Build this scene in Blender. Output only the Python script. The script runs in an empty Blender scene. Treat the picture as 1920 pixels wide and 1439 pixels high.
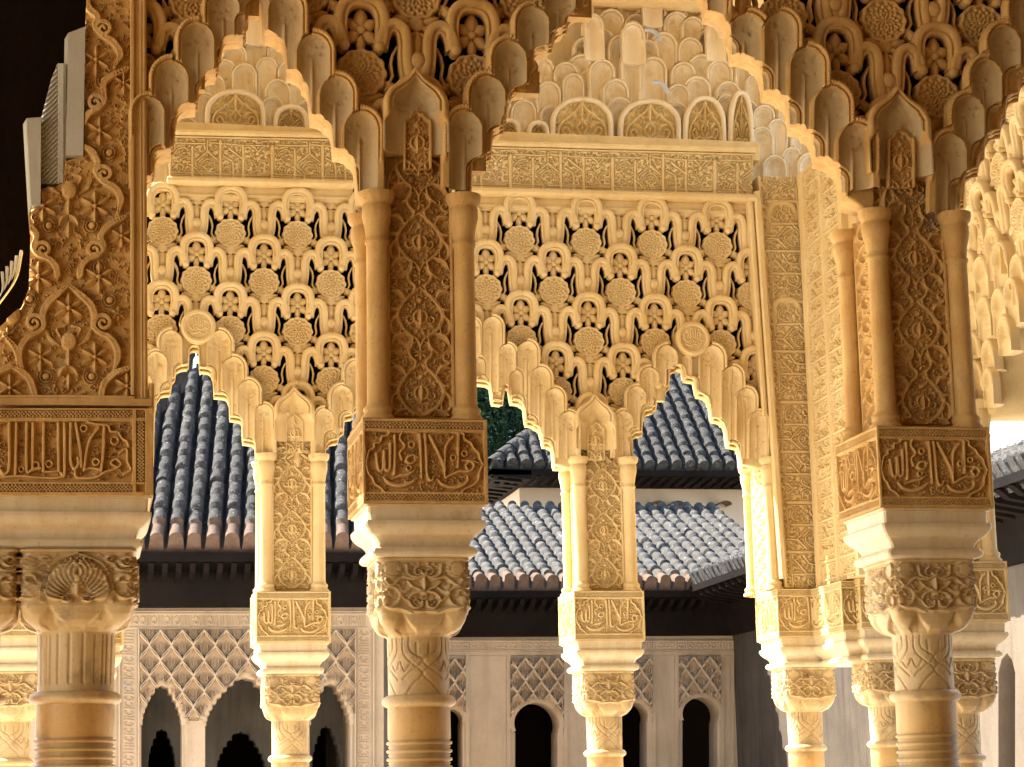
import bpy, math, random
import numpy as np
from mathutils import Matrix, Vector
C = bpy.context.scene.collection
sc = bpy.context.scene
PI = math.pi

# ------------------------------------------------------------------ camera
F = 4000.0                                   # focal length in pixels of the 1920 wide photograph
_dY = np.array([-810, 780.5, F]); _dY /= np.linalg.norm(_dY)
_v = np.array([19740, 369.5, F]); _dX = _v - _v.dot(_dY) * _dY; _dX /= np.linalg.norm(_dX)
_dZ = np.cross(_dX, _dY)
M = np.stack([_dX, _dY, _dZ], axis=1)        # camera (right, down, forward) = M @ world
EYE = np.array([0, 0, 1.6])
cam = bpy.data.cameras.new('camera'); camo = bpy.data.objects.new('camera', cam); C.objects.link(camo)
cam.sensor_width = 36; cam.lens = F / 1920 * 36; cam.clip_start = .05; cam.clip_end = 500
r, u, b = M[0], -M[1], -M[2]
camo.matrix_world = Matrix(((r[0], u[0], b[0], 0), (r[1], u[1], b[1], 0), (r[2], u[2], b[2], 1.6), (0, 0, 0, 1)))
sc.camera = camo

# ------------------------------------------------------------------ sky, sun, exposure
SUN = Vector((-0.58, 0.38, 0.72)).normalized()
wd = bpy.data.worlds.new('World'); sc.world = wd; wd.use_nodes = True
nt = wd.node_tree; nt.nodes.clear()
sky = nt.nodes.new('ShaderNodeTexSky'); sky.sky_type = 'NISHITA'; sky.sun_disc = False
sky.sun_elevation = math.asin(SUN.z); sky.sun_rotation = math.atan2(SUN.x, SUN.y)
bg = nt.nodes.new('ShaderNodeBackground'); bg.inputs[1].default_value = .12
wo = nt.nodes.new('ShaderNodeOutputWorld')
nt.links.new(sky.outputs[0], bg.inputs[0]); nt.links.new(bg.outputs[0], wo.inputs[0])
sl = bpy.data.lights.new('sun', 'SUN'); sl.energy = 5; sl.angle = math.radians(.5); sl.color = (1, .95, .86)
so = bpy.data.objects.new('sun', sl); C.objects.link(so); so.rotation_euler = SUN.to_track_quat('Z', 'Y').to_euler()
sc.view_settings.view_transform = 'Standard'; sc.view_settings.look = 'None'
sc.view_settings.gamma = 1; sc.view_settings.use_curve_mapping = False
sc.view_settings.exposure = 2.25
sc.cycles.max_bounces = 10; sc.cycles.diffuse_bounces = 6; sc.cycles.glossy_bounces = 2
sc.cycles.use_denoising = True; sc.cycles.sample_clamp_indirect = 6

# ------------------------------------------------------------------ photograph pixel -> point of a plane
def rays(px, py):
    px = np.asarray(px, float); py = np.asarray(py, float)
    d = np.stack([px - 960, py - 719.5, np.full(np.broadcast(px, py).shape, F)], -1)
    return d @ M
def W(px, py, Y):
    px, py = np.broadcast_arrays(np.asarray(px, float), np.asarray(py, float))
    d = rays(px, py); return EYE + d * ((Y - EYE[1]) / d[..., 1])[..., None]
def WX(px, py, X):
    px, py = np.broadcast_arrays(np.asarray(px, float), np.asarray(py, float))
    d = rays(px, py); return EYE + d * ((X - EYE[0]) / d[..., 0])[..., None]
def scl(px, py, Y): return float(np.linalg.norm(W(px + 1, py, Y) - W(px, py, Y)))     # metres per pixel
Y1, Y2 = 5.96, 10.35
K = 1 / scl(797, 865, Y1)                    # pixels per metre at the near arcade

# ------------------------------------------------------------------ objects
def tag(o, label=None, cat=None, group=None, kind=None):
    if label: o['label'] = label
    if cat: o['category'] = cat
    if group: o['group'] = group
    if kind: o['kind'] = kind
    return o
def thing(name, label, cat, loc=(0, 0, 0), group=None):
    o = bpy.data.objects.new(name, None); C.objects.link(o); o.location = loc; o.empty_display_size = .1
    return tag(o, label, cat, group)
class MB:
    def __init__(s): s.V = []; s.Q = []; s.T = []; s.n = 0
    def add(s, V, Q=None, T=None):
        V = np.asarray(V, float).reshape(-1, 3); s.V.append(V)
        if Q is not None and len(Q): s.Q.append(np.asarray(Q, int).reshape(-1, 4) + s.n)
        if T is not None and len(T): s.T.append(np.asarray(T, int).reshape(-1, 3) + s.n)
        s.n += len(V); return s
    def mesh(s, name, mat, smooth=True):
        V = np.concatenate(s.V); Q = np.concatenate(s.Q) if s.Q else np.zeros((0, 4), int)
        T = np.concatenate(s.T) if s.T else np.zeros((0, 3), int)
        me = bpy.data.meshes.new(name); me.vertices.add(len(V)); me.vertices.foreach_set('co', V.ravel())
        li = np.concatenate([Q.ravel(), T.ravel()]); me.loops.add(len(li)); me.loops.foreach_set('vertex_index', li)
        ls = np.concatenate([np.arange(len(Q)) * 4, len(Q) * 4 + np.arange(len(T)) * 3])
        me.polygons.add(len(ls)); me.polygons.foreach_set('loop_start', ls)
        me.polygons.foreach_set('use_smooth', np.full(len(ls), smooth))
        me.update(calc_edges=True); me.validate(); me.materials.append(mat)
        return me
    def build(s, name, mat, parent=None, smooth=True):
        return link(name, s.mesh(name, mat, smooth), parent)
def link(name, me, parent=None, loc=None, scale=None, rotz=None):
    o = bpy.data.objects.new(name, me); C.objects.link(o)
    if parent: o.parent = parent
    if loc is not None: o.location = loc
    if scale is not None: o.scale = scale
    if rotz is not None: o.rotation_euler = (0, 0, rotz)
    return o
def copy_tree(o, parent=None, loc=None):
    c = o.copy(); C.objects.link(c); c.parent = parent
    if loc is not None: c.location = loc
    for ch in list(o.children): copy_tree(ch, c)
    return c
def gq(ny, nx, mask=None, flip=False):
    i = np.arange(ny * nx).reshape(ny, nx)
    q = np.stack([i[:-1, :-1], i[1:, :-1], i[1:, 1:], i[:-1, 1:]], -1)
    if flip: q = q[..., ::-1]
    return q[mask] if mask is not None else q.reshape(-1, 4)
def border(ny, nx):
    i = np.arange(ny * nx).reshape(ny, nx)
    return np.concatenate([i[0, :-1], i[:-1, -1], i[-1, :0:-1], i[:0:-1, 0]])
def grid(mb, P, N=None, back=0):             # P (ny,nx,3), rows downwards, columns to the right, seen from -N
    ny, nx = P.shape[:2]; mb.add(P, gq(ny, nx))
    if back:
        bd = border(ny, nx); A = P.reshape(-1, 3)[bd]; n = len(bd); k = np.arange(n); k2 = (k + 1) % n
        mb.add(np.concatenate([A, A + np.asarray(N) * back]), np.stack([k, k2, k2 + n, k + n], 1))
    return mb
def box(mb, a, b):
    x0, y0, z0 = a; x1, y1, z1 = b
    v = [(x, y, z) for z in (z0, z1) for y in (y0, y1) for x in (x0, x1)]
    return mb.add(v, [(0, 2, 3, 1), (4, 5, 7, 6), (0, 1, 5, 4), (2, 6, 7, 3), (0, 4, 6, 2), (1, 3, 7, 5)])
def revolve(mb, prof, n=40, c=(0, 0)):       # (radius, z)
    p = np.array(prof, float); a = np.linspace(0, 2 * PI, n, endpoint=False)
    V = np.stack([c[0] + p[:, :1] * np.cos(a), c[1] + p[:, :1] * np.sin(a), np.repeat(p[:, 1:], n, 1)], -1)
    m = len(p); i = np.arange(m * n).reshape(m, n); j = np.roll(i, -1, 1)
    mb.add(V, np.stack([i[:-1], i[1:], j[1:], j[:-1]], -1).reshape(-1, 4)); return mb
def cr(pts, n=8, closed=False):              # smooth curve through points
    p = np.array(pts, float)
    if len(p) < 3: return p
    q = np.concatenate([[2 * p[0] - p[1]], p, [2 * p[-1] - p[-2]]]); out = []
    t = np.linspace(0, 1, n, endpoint=False)[:, None]
    for i in range(1, len(q) - 2):
        a, b_, c, d = q[i - 1:i + 3]
        out.append(.5 * (2 * b_ + (c - a) * t + (2 * a - 5 * b_ + 4 * c - d) * t ** 2 + (3 * b_ - a - 3 * c + d) * t ** 3))
    return np.concatenate(out + [p[-1:]])
def sweep(mb, path, prof, mapf):             # ribbon: prof = closed list of (across, height); mapf(x, y, h) -> points
    p = np.array(path, float); d = np.gradient(p, axis=0); d /= np.linalg.norm(d, axis=1)[:, None] + 1e-9
    nrm = np.stack([-d[:, 1], d[:, 0]], 1); pr = np.array(prof, float); m = len(pr); n = len(p)
    xy = p[:, None] + nrm[:, None] * pr[None, :, :1]
    V = mapf(xy[..., 0], xy[..., 1], np.broadcast_to(pr[None, :, 1], (n, m)))
    i = np.arange(n * m).reshape(n, m); j = np.roll(i, -1, 1)
    mb.add(V, np.stack([i[:-1], j[:-1], j[1:], i[1:]], -1).reshape(-1, 4))
    for e, s in ((V[0], 1), (V[-1], -1)):
        k = np.arange(m); mb.add(np.concatenate([e, e.mean(0)[None]]), T=np.stack([k, (k + 1) % m, np.full(m, m)], 1)[:, ::s])
def slab(name, pts, depth, mat, parent, mapf, bevel=.006, holes=()):   # outline with holes, bevelled, real thickness
    cu = bpy.data.curves.new('outline', 'CURVE'); cu.dimensions = '2D'; cu.fill_mode = 'BOTH'
    cu.extrude = depth / 2 - bevel; cu.bevel_depth = bevel; cu.bevel_resolution = 2; cu.offset = -bevel
    for ps in [pts] + list(holes):
        sp = cu.splines.new('POLY'); sp.points.add(len(ps) - 1); sp.use_cyclic_u = True
        for q, (x, z) in zip(sp.points, ps): q.co = (x, z, 0, 1)
    o = bpy.data.objects.new('outline', cu); C.objects.link(o)
    me = bpy.data.meshes.new_from_object(o.evaluated_get(bpy.context.evaluated_depsgraph_get()))
    bpy.data.objects.remove(o); bpy.data.curves.remove(cu)
    V = np.empty(len(me.vertices) * 3); me.vertices.foreach_get('co', V); V = V.reshape(-1, 3)
    me.vertices.foreach_set('co', mapf(V[:, 0], V[:, 1], V[:, 2]).ravel()); me.update()
    me.materials.clear(); me.materials.append(mat); me.name = name
    return link(name, me, parent)

# ------------------------------------------------------------------ carved relief as height fields
def sstep(t): t = np.clip(t, 0, 1); return t * t * (3 - 2 * t)
class Relief:
    def __init__(s, x0, x1, y0, y1, st, base=0.):
        s.x0, s.y0, s.st = x0, y0, st
        s.nx = int(round((x1 - x0) / st)) + 1; s.ny = int(round((y1 - y0) / st)) + 1
        s.x = x0 + np.arange(s.nx) * st; s.y = y0 + np.arange(s.ny) * st
        s.H = np.full((s.ny, s.nx), base, float); s.e = max(1.5, st * 1.1); s.cx = (x0 + x1) / 2
    def win(s, xa, xb, ya, yb):
        i0 = max(0, int((xa - s.x0) / s.st)); i1 = min(s.nx, int((xb - s.x0) / s.st) + 2)
        j0 = max(0, int((ya - s.y0) / s.st)); j1 = min(s.ny, int((yb - s.y0) / s.st) + 2)
        if i0 >= i1 or j0 >= j1: return None
        return slice(j0, j1), slice(i0, i1), s.x[None, i0:i1], s.y[j0:j1, None]
    def put(s, sl, v, add=False):
        s.H[sl] = np.maximum(s.H[sl], v) if not add else s.H[sl] + v
    def stroke(s, pts, r, h, prof='f', mir=None, n=6, smooth=True, carve=False):
        p = cr(pts, n) if smooth and len(pts) > 2 else np.array(pts, float)
        rr = np.interp(np.linspace(0, 1, len(p)), np.linspace(0, 1, np.size(r)), np.atleast_1d(r)) if np.size(r) > 1 else np.full(len(p), float(r))
        for sg in ([1] if mir is None else [1, -1]):
            q = p.copy()
            if sg < 0: q[:, 0] = 2 * mir - q[:, 0]
            for k in range(len(q) - 1):
                a, b_ = q[k], q[k + 1]; R = max(rr[k], rr[k + 1]) + .5
                w = s.win(min(a[0], b_[0]) - R, max(a[0], b_[0]) + R, min(a[1], b_[1]) - R, max(a[1], b_[1]) + R)
                if w is None: continue
                js, is_, X, Y = w; ab = b_ - a; L = ab.dot(ab) + 1e-9
                t = np.clip(((X - a[0]) * ab[0] + (Y - a[1]) * ab[1]) / L, 0, 1)
                d = np.hypot(X - a[0] - t * ab[0], Y - a[1] - t * ab[1]); ra = rr[k] + t * (rr[k + 1] - rr[k]) + 1e-6
                qn = d / ra
                if prof == 'r': v = np.sqrt(np.clip(1 - qn * qn, 0, 1))
                elif prof == 'd': v = np.clip(1 - qn, 0, 1)
                else:
                    v = sstep((ra - d) / np.minimum(s.e, ra))
                    if prof == 'g': v = v * (1 - .4 * np.exp(-(qn / .28) ** 2))
                if carve: s.H[js, is_] = np.minimum(s.H[js, is_], np.where(v > 0, h * v + s.H[js, is_] * (1 - v), 1e9))
                else: s.H[js, is_] = np.maximum(s.H[js, is_], h * v)
    def disk(s, cx, cy, R, h, dome=0., ry=None, mir=None):
        for c in ([cx] if mir is None else [cx, 2 * mir - cx]):
            ry_ = ry or R; w = s.win(c - R, c + R, cy - ry_, cy + ry_)
            if w is None: continue
            js, is_, X, Y = w; q = np.hypot((X - c) / R, (Y - cy) / ry_)
            v = h * sstep((1 - q) * R / s.e) + dome * np.sqrt(np.clip(1 - q * q, 0, 1)); s.put((js, is_), v)
    def ring(s, cx, cy, R, w, h, mir=None, prof='f'):
        a = np.linspace(0, 2 * PI, 25); s.stroke(np.stack([cx + R * np.cos(a), cy + R * np.sin(a)], 1), w, h, prof, mir, smooth=False)
    def spiral(s, cx, cy, R, w, h, turns=1.4, ph=0, d=1, mir=None, prof='f'):
        a = np.linspace(0, turns * 2 * PI, int(18 * turns)); q = R * (1 - .8 * a / a[-1])
        s.stroke(np.stack([cx + q * np.cos(ph + d * a), cy + q * np.sin(ph + d * a)], 1), [w, w * .7], h, prof, mir, smooth=False)
    def leaf(s, x0, y0, x1, y1, w, h, bend=0, mir=None, prof='d'):
        a = np.array([x0, y0]); b_ = np.array([x1, y1]); d = b_ - a; m = (a + b_) / 2 + np.array([-d[1], d[0]]) * bend
        s.stroke([a, m, b_], [w * .25, w * .85, w, w * .75, .4], h, prof, mir)
    def flower(s, cx, cy, R, h, n=6, rot=-PI / 2, w=None, mir=None):
        for k in range(n):
            a = rot + 2 * PI * k / n
            s.leaf(cx + R * .18 * math.cos(a), cy + R * .18 * math.sin(a), cx + R * math.cos(a), cy + R * math.sin(a), w or R * .24, h, 0, mir)
        s.disk(cx, cy, R * .17, h * .9, h * .2, mir=mir)
    def rect(s, x0, y0, x1, y1, h):
        w = s.win(x0, x1, y0, y1)
        if w: s.H[w[0], w[1]] = np.maximum(s.H[w[0], w[1]], h * (sstep(np.minimum(w[2] - x0, x1 - w[2]) / s.e + .5) * sstep(np.minimum(w[3] - y0, y1 - w[3]) / s.e + .5)))
    def weave(s, x0, y0, x1, y1, p, h):      # strip of crossed diagonal cords
        w = s.win(x0, x1, y0, y1)
        if w:
            X, Y = w[2], w[3]; v = np.maximum(np.abs(np.sin(PI * (X + Y - x0 - y0) / p)), np.abs(np.sin(PI * (X - Y) / p)))
            ins = (X > x0) & (X < x1) & (Y > y0) & (Y < y1)
            s.H[w[0], w[1]] = np.where(ins, h * sstep((v - .6) / .25), s.H[w[0], w[1]])
    def fill(s, seed, n, a, b, h, mir=None, thr=.25, x=None, y=None):      # small curls, leaves and beads in what is still empty
        g = np.random.default_rng(seed); x = x or (s.x[0], s.x[-1]); y = y or (s.y[0], s.y[-1])
        if mir is not None: x = (x[0], mir)
        for _ in range(n):
            px, py = g.uniform(*x), g.uniform(*y); R = g.uniform(a, b); k = g.integers(0, 5)
            w = s.win(px - R * .8, px + R * .8, py - R * .8, py + R * .8)
            if w is None or (s.H[w[0], w[1]] > thr * h).mean() > .2: continue
            an = g.uniform(0, 2 * PI)
            if k <= 1: s.spiral(px, py, R, R * .27, h, 1.1, an, 1 if g.random() < .5 else -1, mir)
            elif k == 2:
                for dd in (-.6, .6): s.leaf(px - R * math.cos(an), py - R * math.sin(an), px + R * math.cos(an + dd), py + R * math.sin(an + dd), R * .42, h, .25 * dd, mir)
            elif k == 3: s.leaf(px - R * math.cos(an), py - R * math.sin(an), px + R * math.cos(an), py + R * math.sin(an), R * .5, h, .3, mir)
            else: s.disk(px, py, R * .5, h * .8, h * .2, mir=mir)
    def wear(s, seed, amp):                  # hand-worked unevenness
        g = np.random.default_rng(seed)
        for k, f in ((1, 26), (.5, 9), (.35, 3)):
            a = g.normal(0, 1, (int(s.ny * s.st / f) + 3, int(s.nx * s.st / f) + 3))
            yi = np.linspace(0, a.shape[0] - 1.01, s.ny); xi = np.linspace(0, a.shape[1] - 1.01, s.nx)
            y0 = yi.astype(int); x0 = xi.astype(int); fy = (yi - y0)[:, None]; fx = (xi - x0)[None]
            s.H += amp * k * ((a[y0][:, x0] * (1 - fx) + a[y0][:, x0 + 1] * fx) * (1 - fy) + (a[y0 + 1][:, x0] * (1 - fx) + a[y0 + 1][:, x0 + 1] * fx) * fy)
    def at(s, px, py):
        xi = np.clip((px - s.x0) / s.st, 0, s.nx - 1.01); yi = np.clip((py - s.y0) / s.st, 0, s.ny - 1.01)
        x0 = xi.astype(int); y0 = yi.astype(int); fx = xi - x0; fy = yi - y0; H = s.H
        return (H[y0, x0] * (1 - fx) + H[y0, x0 + 1] * fx) * (1 - fy) + (H[y0 + 1, x0] * (1 - fx) + H[y0 + 1, x0 + 1] * fx) * fy
    def on_plane(s, name, Y, mat, parent=None, back=.06, k=None):          # laid on the plane y = Y of the place
        PX, PY = np.meshgrid(s.x, s.y); P = W(PX, PY, Y); m = k or scl(PX.mean(), PY.mean(), Y)
        P[..., 1] -= s.H * m; mb = MB(); grid(mb, P, (0, 1, 0), back); return mb.build(name, mat, parent)

# ------------------------------------------------------------------ materials
def mat(name, c1, c2, c3, rough=.8, fs=5., streak=.35, pits=.3, bump=.25, bs=90., stain=None, spec=.3):
    m = bpy.data.materials.new(name); m.use_nodes = True; n = m.node_tree.nodes; L = m.node_tree.links
    pb = n['Principled BSDF']; pb.inputs['Roughness'].default_value = rough; pb.inputs['Specular IOR Level'].default_value = spec
    geo = n.new('ShaderNodeNewGeometry')
    def noise(s, det=5, vec=None, ro=.6):
        t = n.new('ShaderNodeTexNoise'); t.inputs['Scale'].default_value = s; t.inputs['Detail'].default_value = det
        t.inputs['Roughness'].default_value = ro; L.new(vec or geo.outputs['Position'], t.inputs['Vector']); return t.outputs['Fac']
    def ramp(f, a, b_, ca=(0, 0, 0), cb=(1, 1, 1)):
        q = n.new('ShaderNodeValToRGB'); q.color_ramp.elements[0].position = a; q.color_ramp.elements[1].position = b_
        q.color_ramp.elements[0].color = (*ca, 1); q.color_ramp.elements[1].color = (*cb, 1); L.new(f, q.inputs[0]); return q.outputs[0]
    def mix(f, a, b_, bt='MIX'):
        q = n.new('ShaderNodeMix'); q.data_type = 'RGBA'; q.blend_type = bt
        for s_, v in ((0, f), (6, a), (7, b_)):
            if isinstance(v, (int, float)): q.inputs[s_].default_value = v
            elif isinstance(v, tuple): q.inputs[s_].default_value = (*v, 1)
            else: L.new(v, q.inputs[s_])
        return q.outputs[2]
    col = ramp(noise(fs), .3, .7, c1, c2)
    mp = n.new('ShaderNodeMapping'); mp.inputs['Scale'].default_value = (1, 1, .12); L.new(geo.outputs['Position'], mp.inputs[0])
    st = ramp(noise(fs * 5, 4, mp.outputs[0]), .45, .75); mm = n.new('ShaderNodeMath'); mm.operation = 'MULTIPLY'
    mm.inputs[1].default_value = streak; L.new(st, mm.inputs[0]); col = mix(mm.outputs[0], col, c3)
    if pits:
        p = ramp(noise(bs * 1.1, 2), .62, .74); m2 = n.new('ShaderNodeMath'); m2.operation = 'MULTIPLY'; m2.inputs[1].default_value = pits
        L.new(p, m2.inputs[0]); col = mix(m2.outputs[0], col, tuple(x * .35 for x in c3))
    if stain:
        p = ramp(noise(stain[0], 6, None, .7), stain[1], stain[1] + .12); col = mix(p, col, stain[2])
    L.new(col, pb.inputs['Base Color'])
    if bump:
        bm = n.new('ShaderNodeBump'); bm.inputs['Strength'].default_value = bump; bm.inputs['Distance'].default_value = .6 / bs
        L.new(noise(bs, 4), bm.inputs['Height']); L.new(bm.outputs[0], pb.inputs['Normal'])
    return m
PLASTER = mat('shaded_ochre_plaster', (.50, .29, .088), (.64, .43, .165), (.38, .20, .055), .85, 7, .55, .5, .35, 130, (6, .58, (.40, .29, .155)))  # near plaster: browner copy, the arcade's shade put into the colour
PALE = mat('lit_cream_plaster', (.62, .455, .20), (.72, .58, .31), (.52, .35, .13), .85, 4, .45, .3, .25, 110, (26, .66, (.30, .25, .20)))  # far plaster: the same stucco as a paler, lit copy
WHITE = mat('white_plaster', (.68, .57, .39), (.78, .70, .54), (.54, .40, .20), .8, 5, .4, .15, .2, 110)
MARBLE = mat('aged_marble', (.53, .37, .155), (.63, .50, .27), (.44, .26, .08), .5, 4, .7, .35, .2, 70, (7, .54, (.35, .25, .125)), .4)
ABAM = mat('creamy_marble', (.62, .50, .29), (.70, .61, .42), (.50, .34, .14), .45, 4, .6, .3, .15, 70, (7, .62, (.46, .33, .16)), .4)
SHAFTM = mat('ochre_stained_marble', (.50, .30, .09), (.60, .42, .175), (.40, .21, .055), .5, 4, .7, .35, .2, 70, (7, .54, (.33, .215, .09)), .4)
PINK = mat('pink_stucco', (.39, .277, .165), (.48, .35, .22), (.28, .20, .115), .9, 1.5, .5, .35, .35, 30, (2.5, .62, (.34, .27, .21)))
SHADEWALL = mat('shaded_stained_stucco', (.050, .035, .022), (.082, .060, .040), (.022, .015, .010), .9, 1.5, .7, .25, .3, 30)  # stained stucco, darkened further to paint the far wing wall's shade
TONEDWALL = mat('toned_down_stucco', (.115, .085, .056), (.155, .118, .08), (.08, .057, .036), .9, 1.5, .6, .3, .3, 30)  # wing stucco darkened in colour because full sun burned it out
INNER = mat('shaded_inner_stucco', (.13, .11, .085), (.20, .17, .13), (.05, .043, .033), .9, 2, .5, .2, .3, 30)  # inner wall stucco with the interior's shade painted into the colour
DARKPL = mat('shade_black_plaster', (.006, .0035, .002), (.009, .005, .003), (.004, .0025, .0015), .9, 4, .3, 0, .2, 40, spec=0.)  # near-black for rooms and holes: deep shade put into the colour
WOOD = mat('dark_wood', (.007, .005, .004), (.013, .009, .007), (.004, .003, .003), .7, 2, .4, .2, .3, 25, spec=.04)
SHADETILE = mat('shaded_lichen_tile', (.022, .0195, .017), (.062, .056, .048), (.010, .009, .008), .95, 9, .5, .6, .8, 26, (24, .57, (.24, .225, .20)))  # lichened tile, the roofs' shade added to its dark base colour
TILE = mat('lichen_roof_tile', (.036, .033, .029), (.088, .081, .071), (.020, .018, .016), .9, 6, .5, .5, .5, 22, (9, .60, (.33, .33, .32)))
TERRA = mat('terracotta_tile', (.085, .05, .031), (.14, .09, .058), (.045, .028, .018), .9, 7, .4, .3, .3, 25)
LIME = mat('limewashed_wall', (.66, .60, .58), (.74, .69, .67), (.55, .48, .45), .9, 2, .35, .15, .3, 20)
BEIGE = mat('beige_render', (.46, .36, .26), (.50, .40, .30), (.40, .30, .21), .9, .8, .3, .05, .15, 18)
GREYPL = mat('grey_plaster', (.42, .40, .33), (.50, .48, .40), (.34, .31, .24), .85, 5, .3, .25, .2, 90)
SPECK = mat('speckled_cream_plaster', (.63, .475, .22), (.75, .62, .36), (.50, .33, .12), .85, 6, .6, .5, .3, 90, (30, .60, (.26, .19, .12)))
FINGER = mat('stained_grey_plaster', (.43, .33, .175), (.55, .44, .25), (.42, .24, .07), .85, 6, .75, .35, .25, 110, (20, .64, (.20, .15, .10)))
PAVE = mat('pale_paving', (.60, .52, .42), (.68, .60, .50), (.52, .44, .34), .8, 1, .2, .1, .2, 12)
GALLERY = mat('worn_ochre_room', (.195, .113, .043), (.25, .155, .067), (.15, .08, .029), .9, 2, .3, .2, .2, 20)
LEAF = mat('leaf', (.010, .030, .016), (.022, .050, .022), (.007, .02, .011), .9, 3, .3, 0, 0, spec=.1)
BARK = mat('bark', (.08, .055, .035), (.12, .085, .05), (.05, .035, .02), .9, 6, .4, 0, .3, 20)
BLUE = mat('faded_blue_paint', (.34, .40, .50), (.50, .54, .58), (.60, .55, .45), .8, 9, .5, .3, .1, 60)

# ------------------------------------------------------------------ ornament drawn once, in pixels of the near arcade
def inscription():                           # the motto in cursive within a lobed cartouche, on the front of an impost block
    R = Relief(680, 915, 785, 945, .9)
    c = lambda *p: [(640 + x / 6.4, 770 + y / 6.4) for x, y in p]
    R.rect(680, 785, 915, 791, 5); R.rect(680, 938, 915, 945, 5); R.rect(680, 785, 685, 945, 5); R.rect(907, 785, 915, 945, 5)
    R.rect(684, 803.5, 909, 810, 4.6); R.rect(684, 922.5, 909, 927.5, 4.6); R.rect(682, 785, 685.5, 945, 4.8)
    V = lambda pts, r=3.3, **k: R.stroke(c(*pts), r, 5.2, 'f', **k)
    V([(640, 300), (642, 520), (632, 760)]); V([(588, 395), (582, 640), (572, 712), (540, 722), (517, 680), (512, 490)]); V([(505, 560), (497, 700), (465, 728), (437, 690), (418, 520)])
    V([(500, 800), (570, 870), (690, 902), (820, 870), (915, 800)], [2, 4, 4.5, 4, 1.5]); V([(600, 830), (700, 782), (800, 765), (875, 715)], [1.5, 3.4, 3.4, 2])
    V([(940, 290), (952, 520), (958, 815)], [3.8, 3.2, 2]); V([(1005, 290), (1018, 520), (1022, 740), (1045, 822), (1085, 830), (1115, 775)], [3.8, 3.4, 3.2, 3, 2.6, 1.6])
    V([(1060, 300), (1120, 420), (1180, 540), (1225, 650), (1240, 795)], [3.8, 3.4, 3.4, 3.4, 2]); V([(1340, 310), (1268, 400), (1245, 520), (1238, 720)], [3.8, 3.3, 3, 2.6])
    V([(1410, 290), (1404, 480), (1398, 680)], [3.8, 3.4, 2]); V([(1150, 820), (1210, 885), (1330, 918), (1445, 890), (1515, 830), (1505, 775)], [1.6, 3.5, 4.2, 4, 3, 2.4])
    V([(1255, 800), (1330, 760), (1425, 722), (1535, 722), (1592, 655), (1550, 610), (1492, 650), (1520, 715)], 3); V([(1645, 620), (1560, 598), (1440, 588)], [1.8, 3, 2])
    V([(915, 570), (860, 536), (795, 560), (778, 612), (832, 634), (885, 600), (878, 560)], [2.4, 3.2, 3.4, 3.2, 3, 2.4, 1.8]); V([(725, 270), (702, 340), (760, 430), (700, 505), (722, 590)], 2.8)
    R.ring(771.5, 834, 5.5, 2.4, 5); R.ring(871, 850, 5, 2.4, 5); R.ring(766, 878, 4.6, 2, 4.6); R.ring(850, 858, 5, 2.3, 5)
    for pts in ([(300, 640), (318, 540), (345, 480), (395, 455), (400, 400), (470, 380), (490, 320), (560, 300), (590, 262), (700, 255)], [(1340, 258), (1400, 262), (1470, 270), (1480, 330), (1560, 380), (1590, 440), (1650, 500), (1668, 580), (1700, 640)],
                [(300, 660), (325, 760), (370, 810), (400, 880), (470, 930), (520, 985)], [(1690, 660), (1650, 760), (1640, 830), (1560, 900), (1490, 930), (1420, 985)]):
        V(pts, 2.6)
    V([(560, 256), (1400, 256)], 2.2, smooth=False); V([(480, 982), (1450, 982)], 2.2, smooth=False)
    R.fill(3, 420, 2.6, 5.2, 3.8, x=(686, 906), y=(811, 922)); R.fill(4, 500, 1.5, 2.4, 3.2, x=(686, 906), y=(811, 922))
    R.weave(685, 791.5, 906, 803, 6.6, 5); R.weave(685, 928, 906, 937.5, 6.6, 5); R.wear(5, .22); return R
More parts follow.
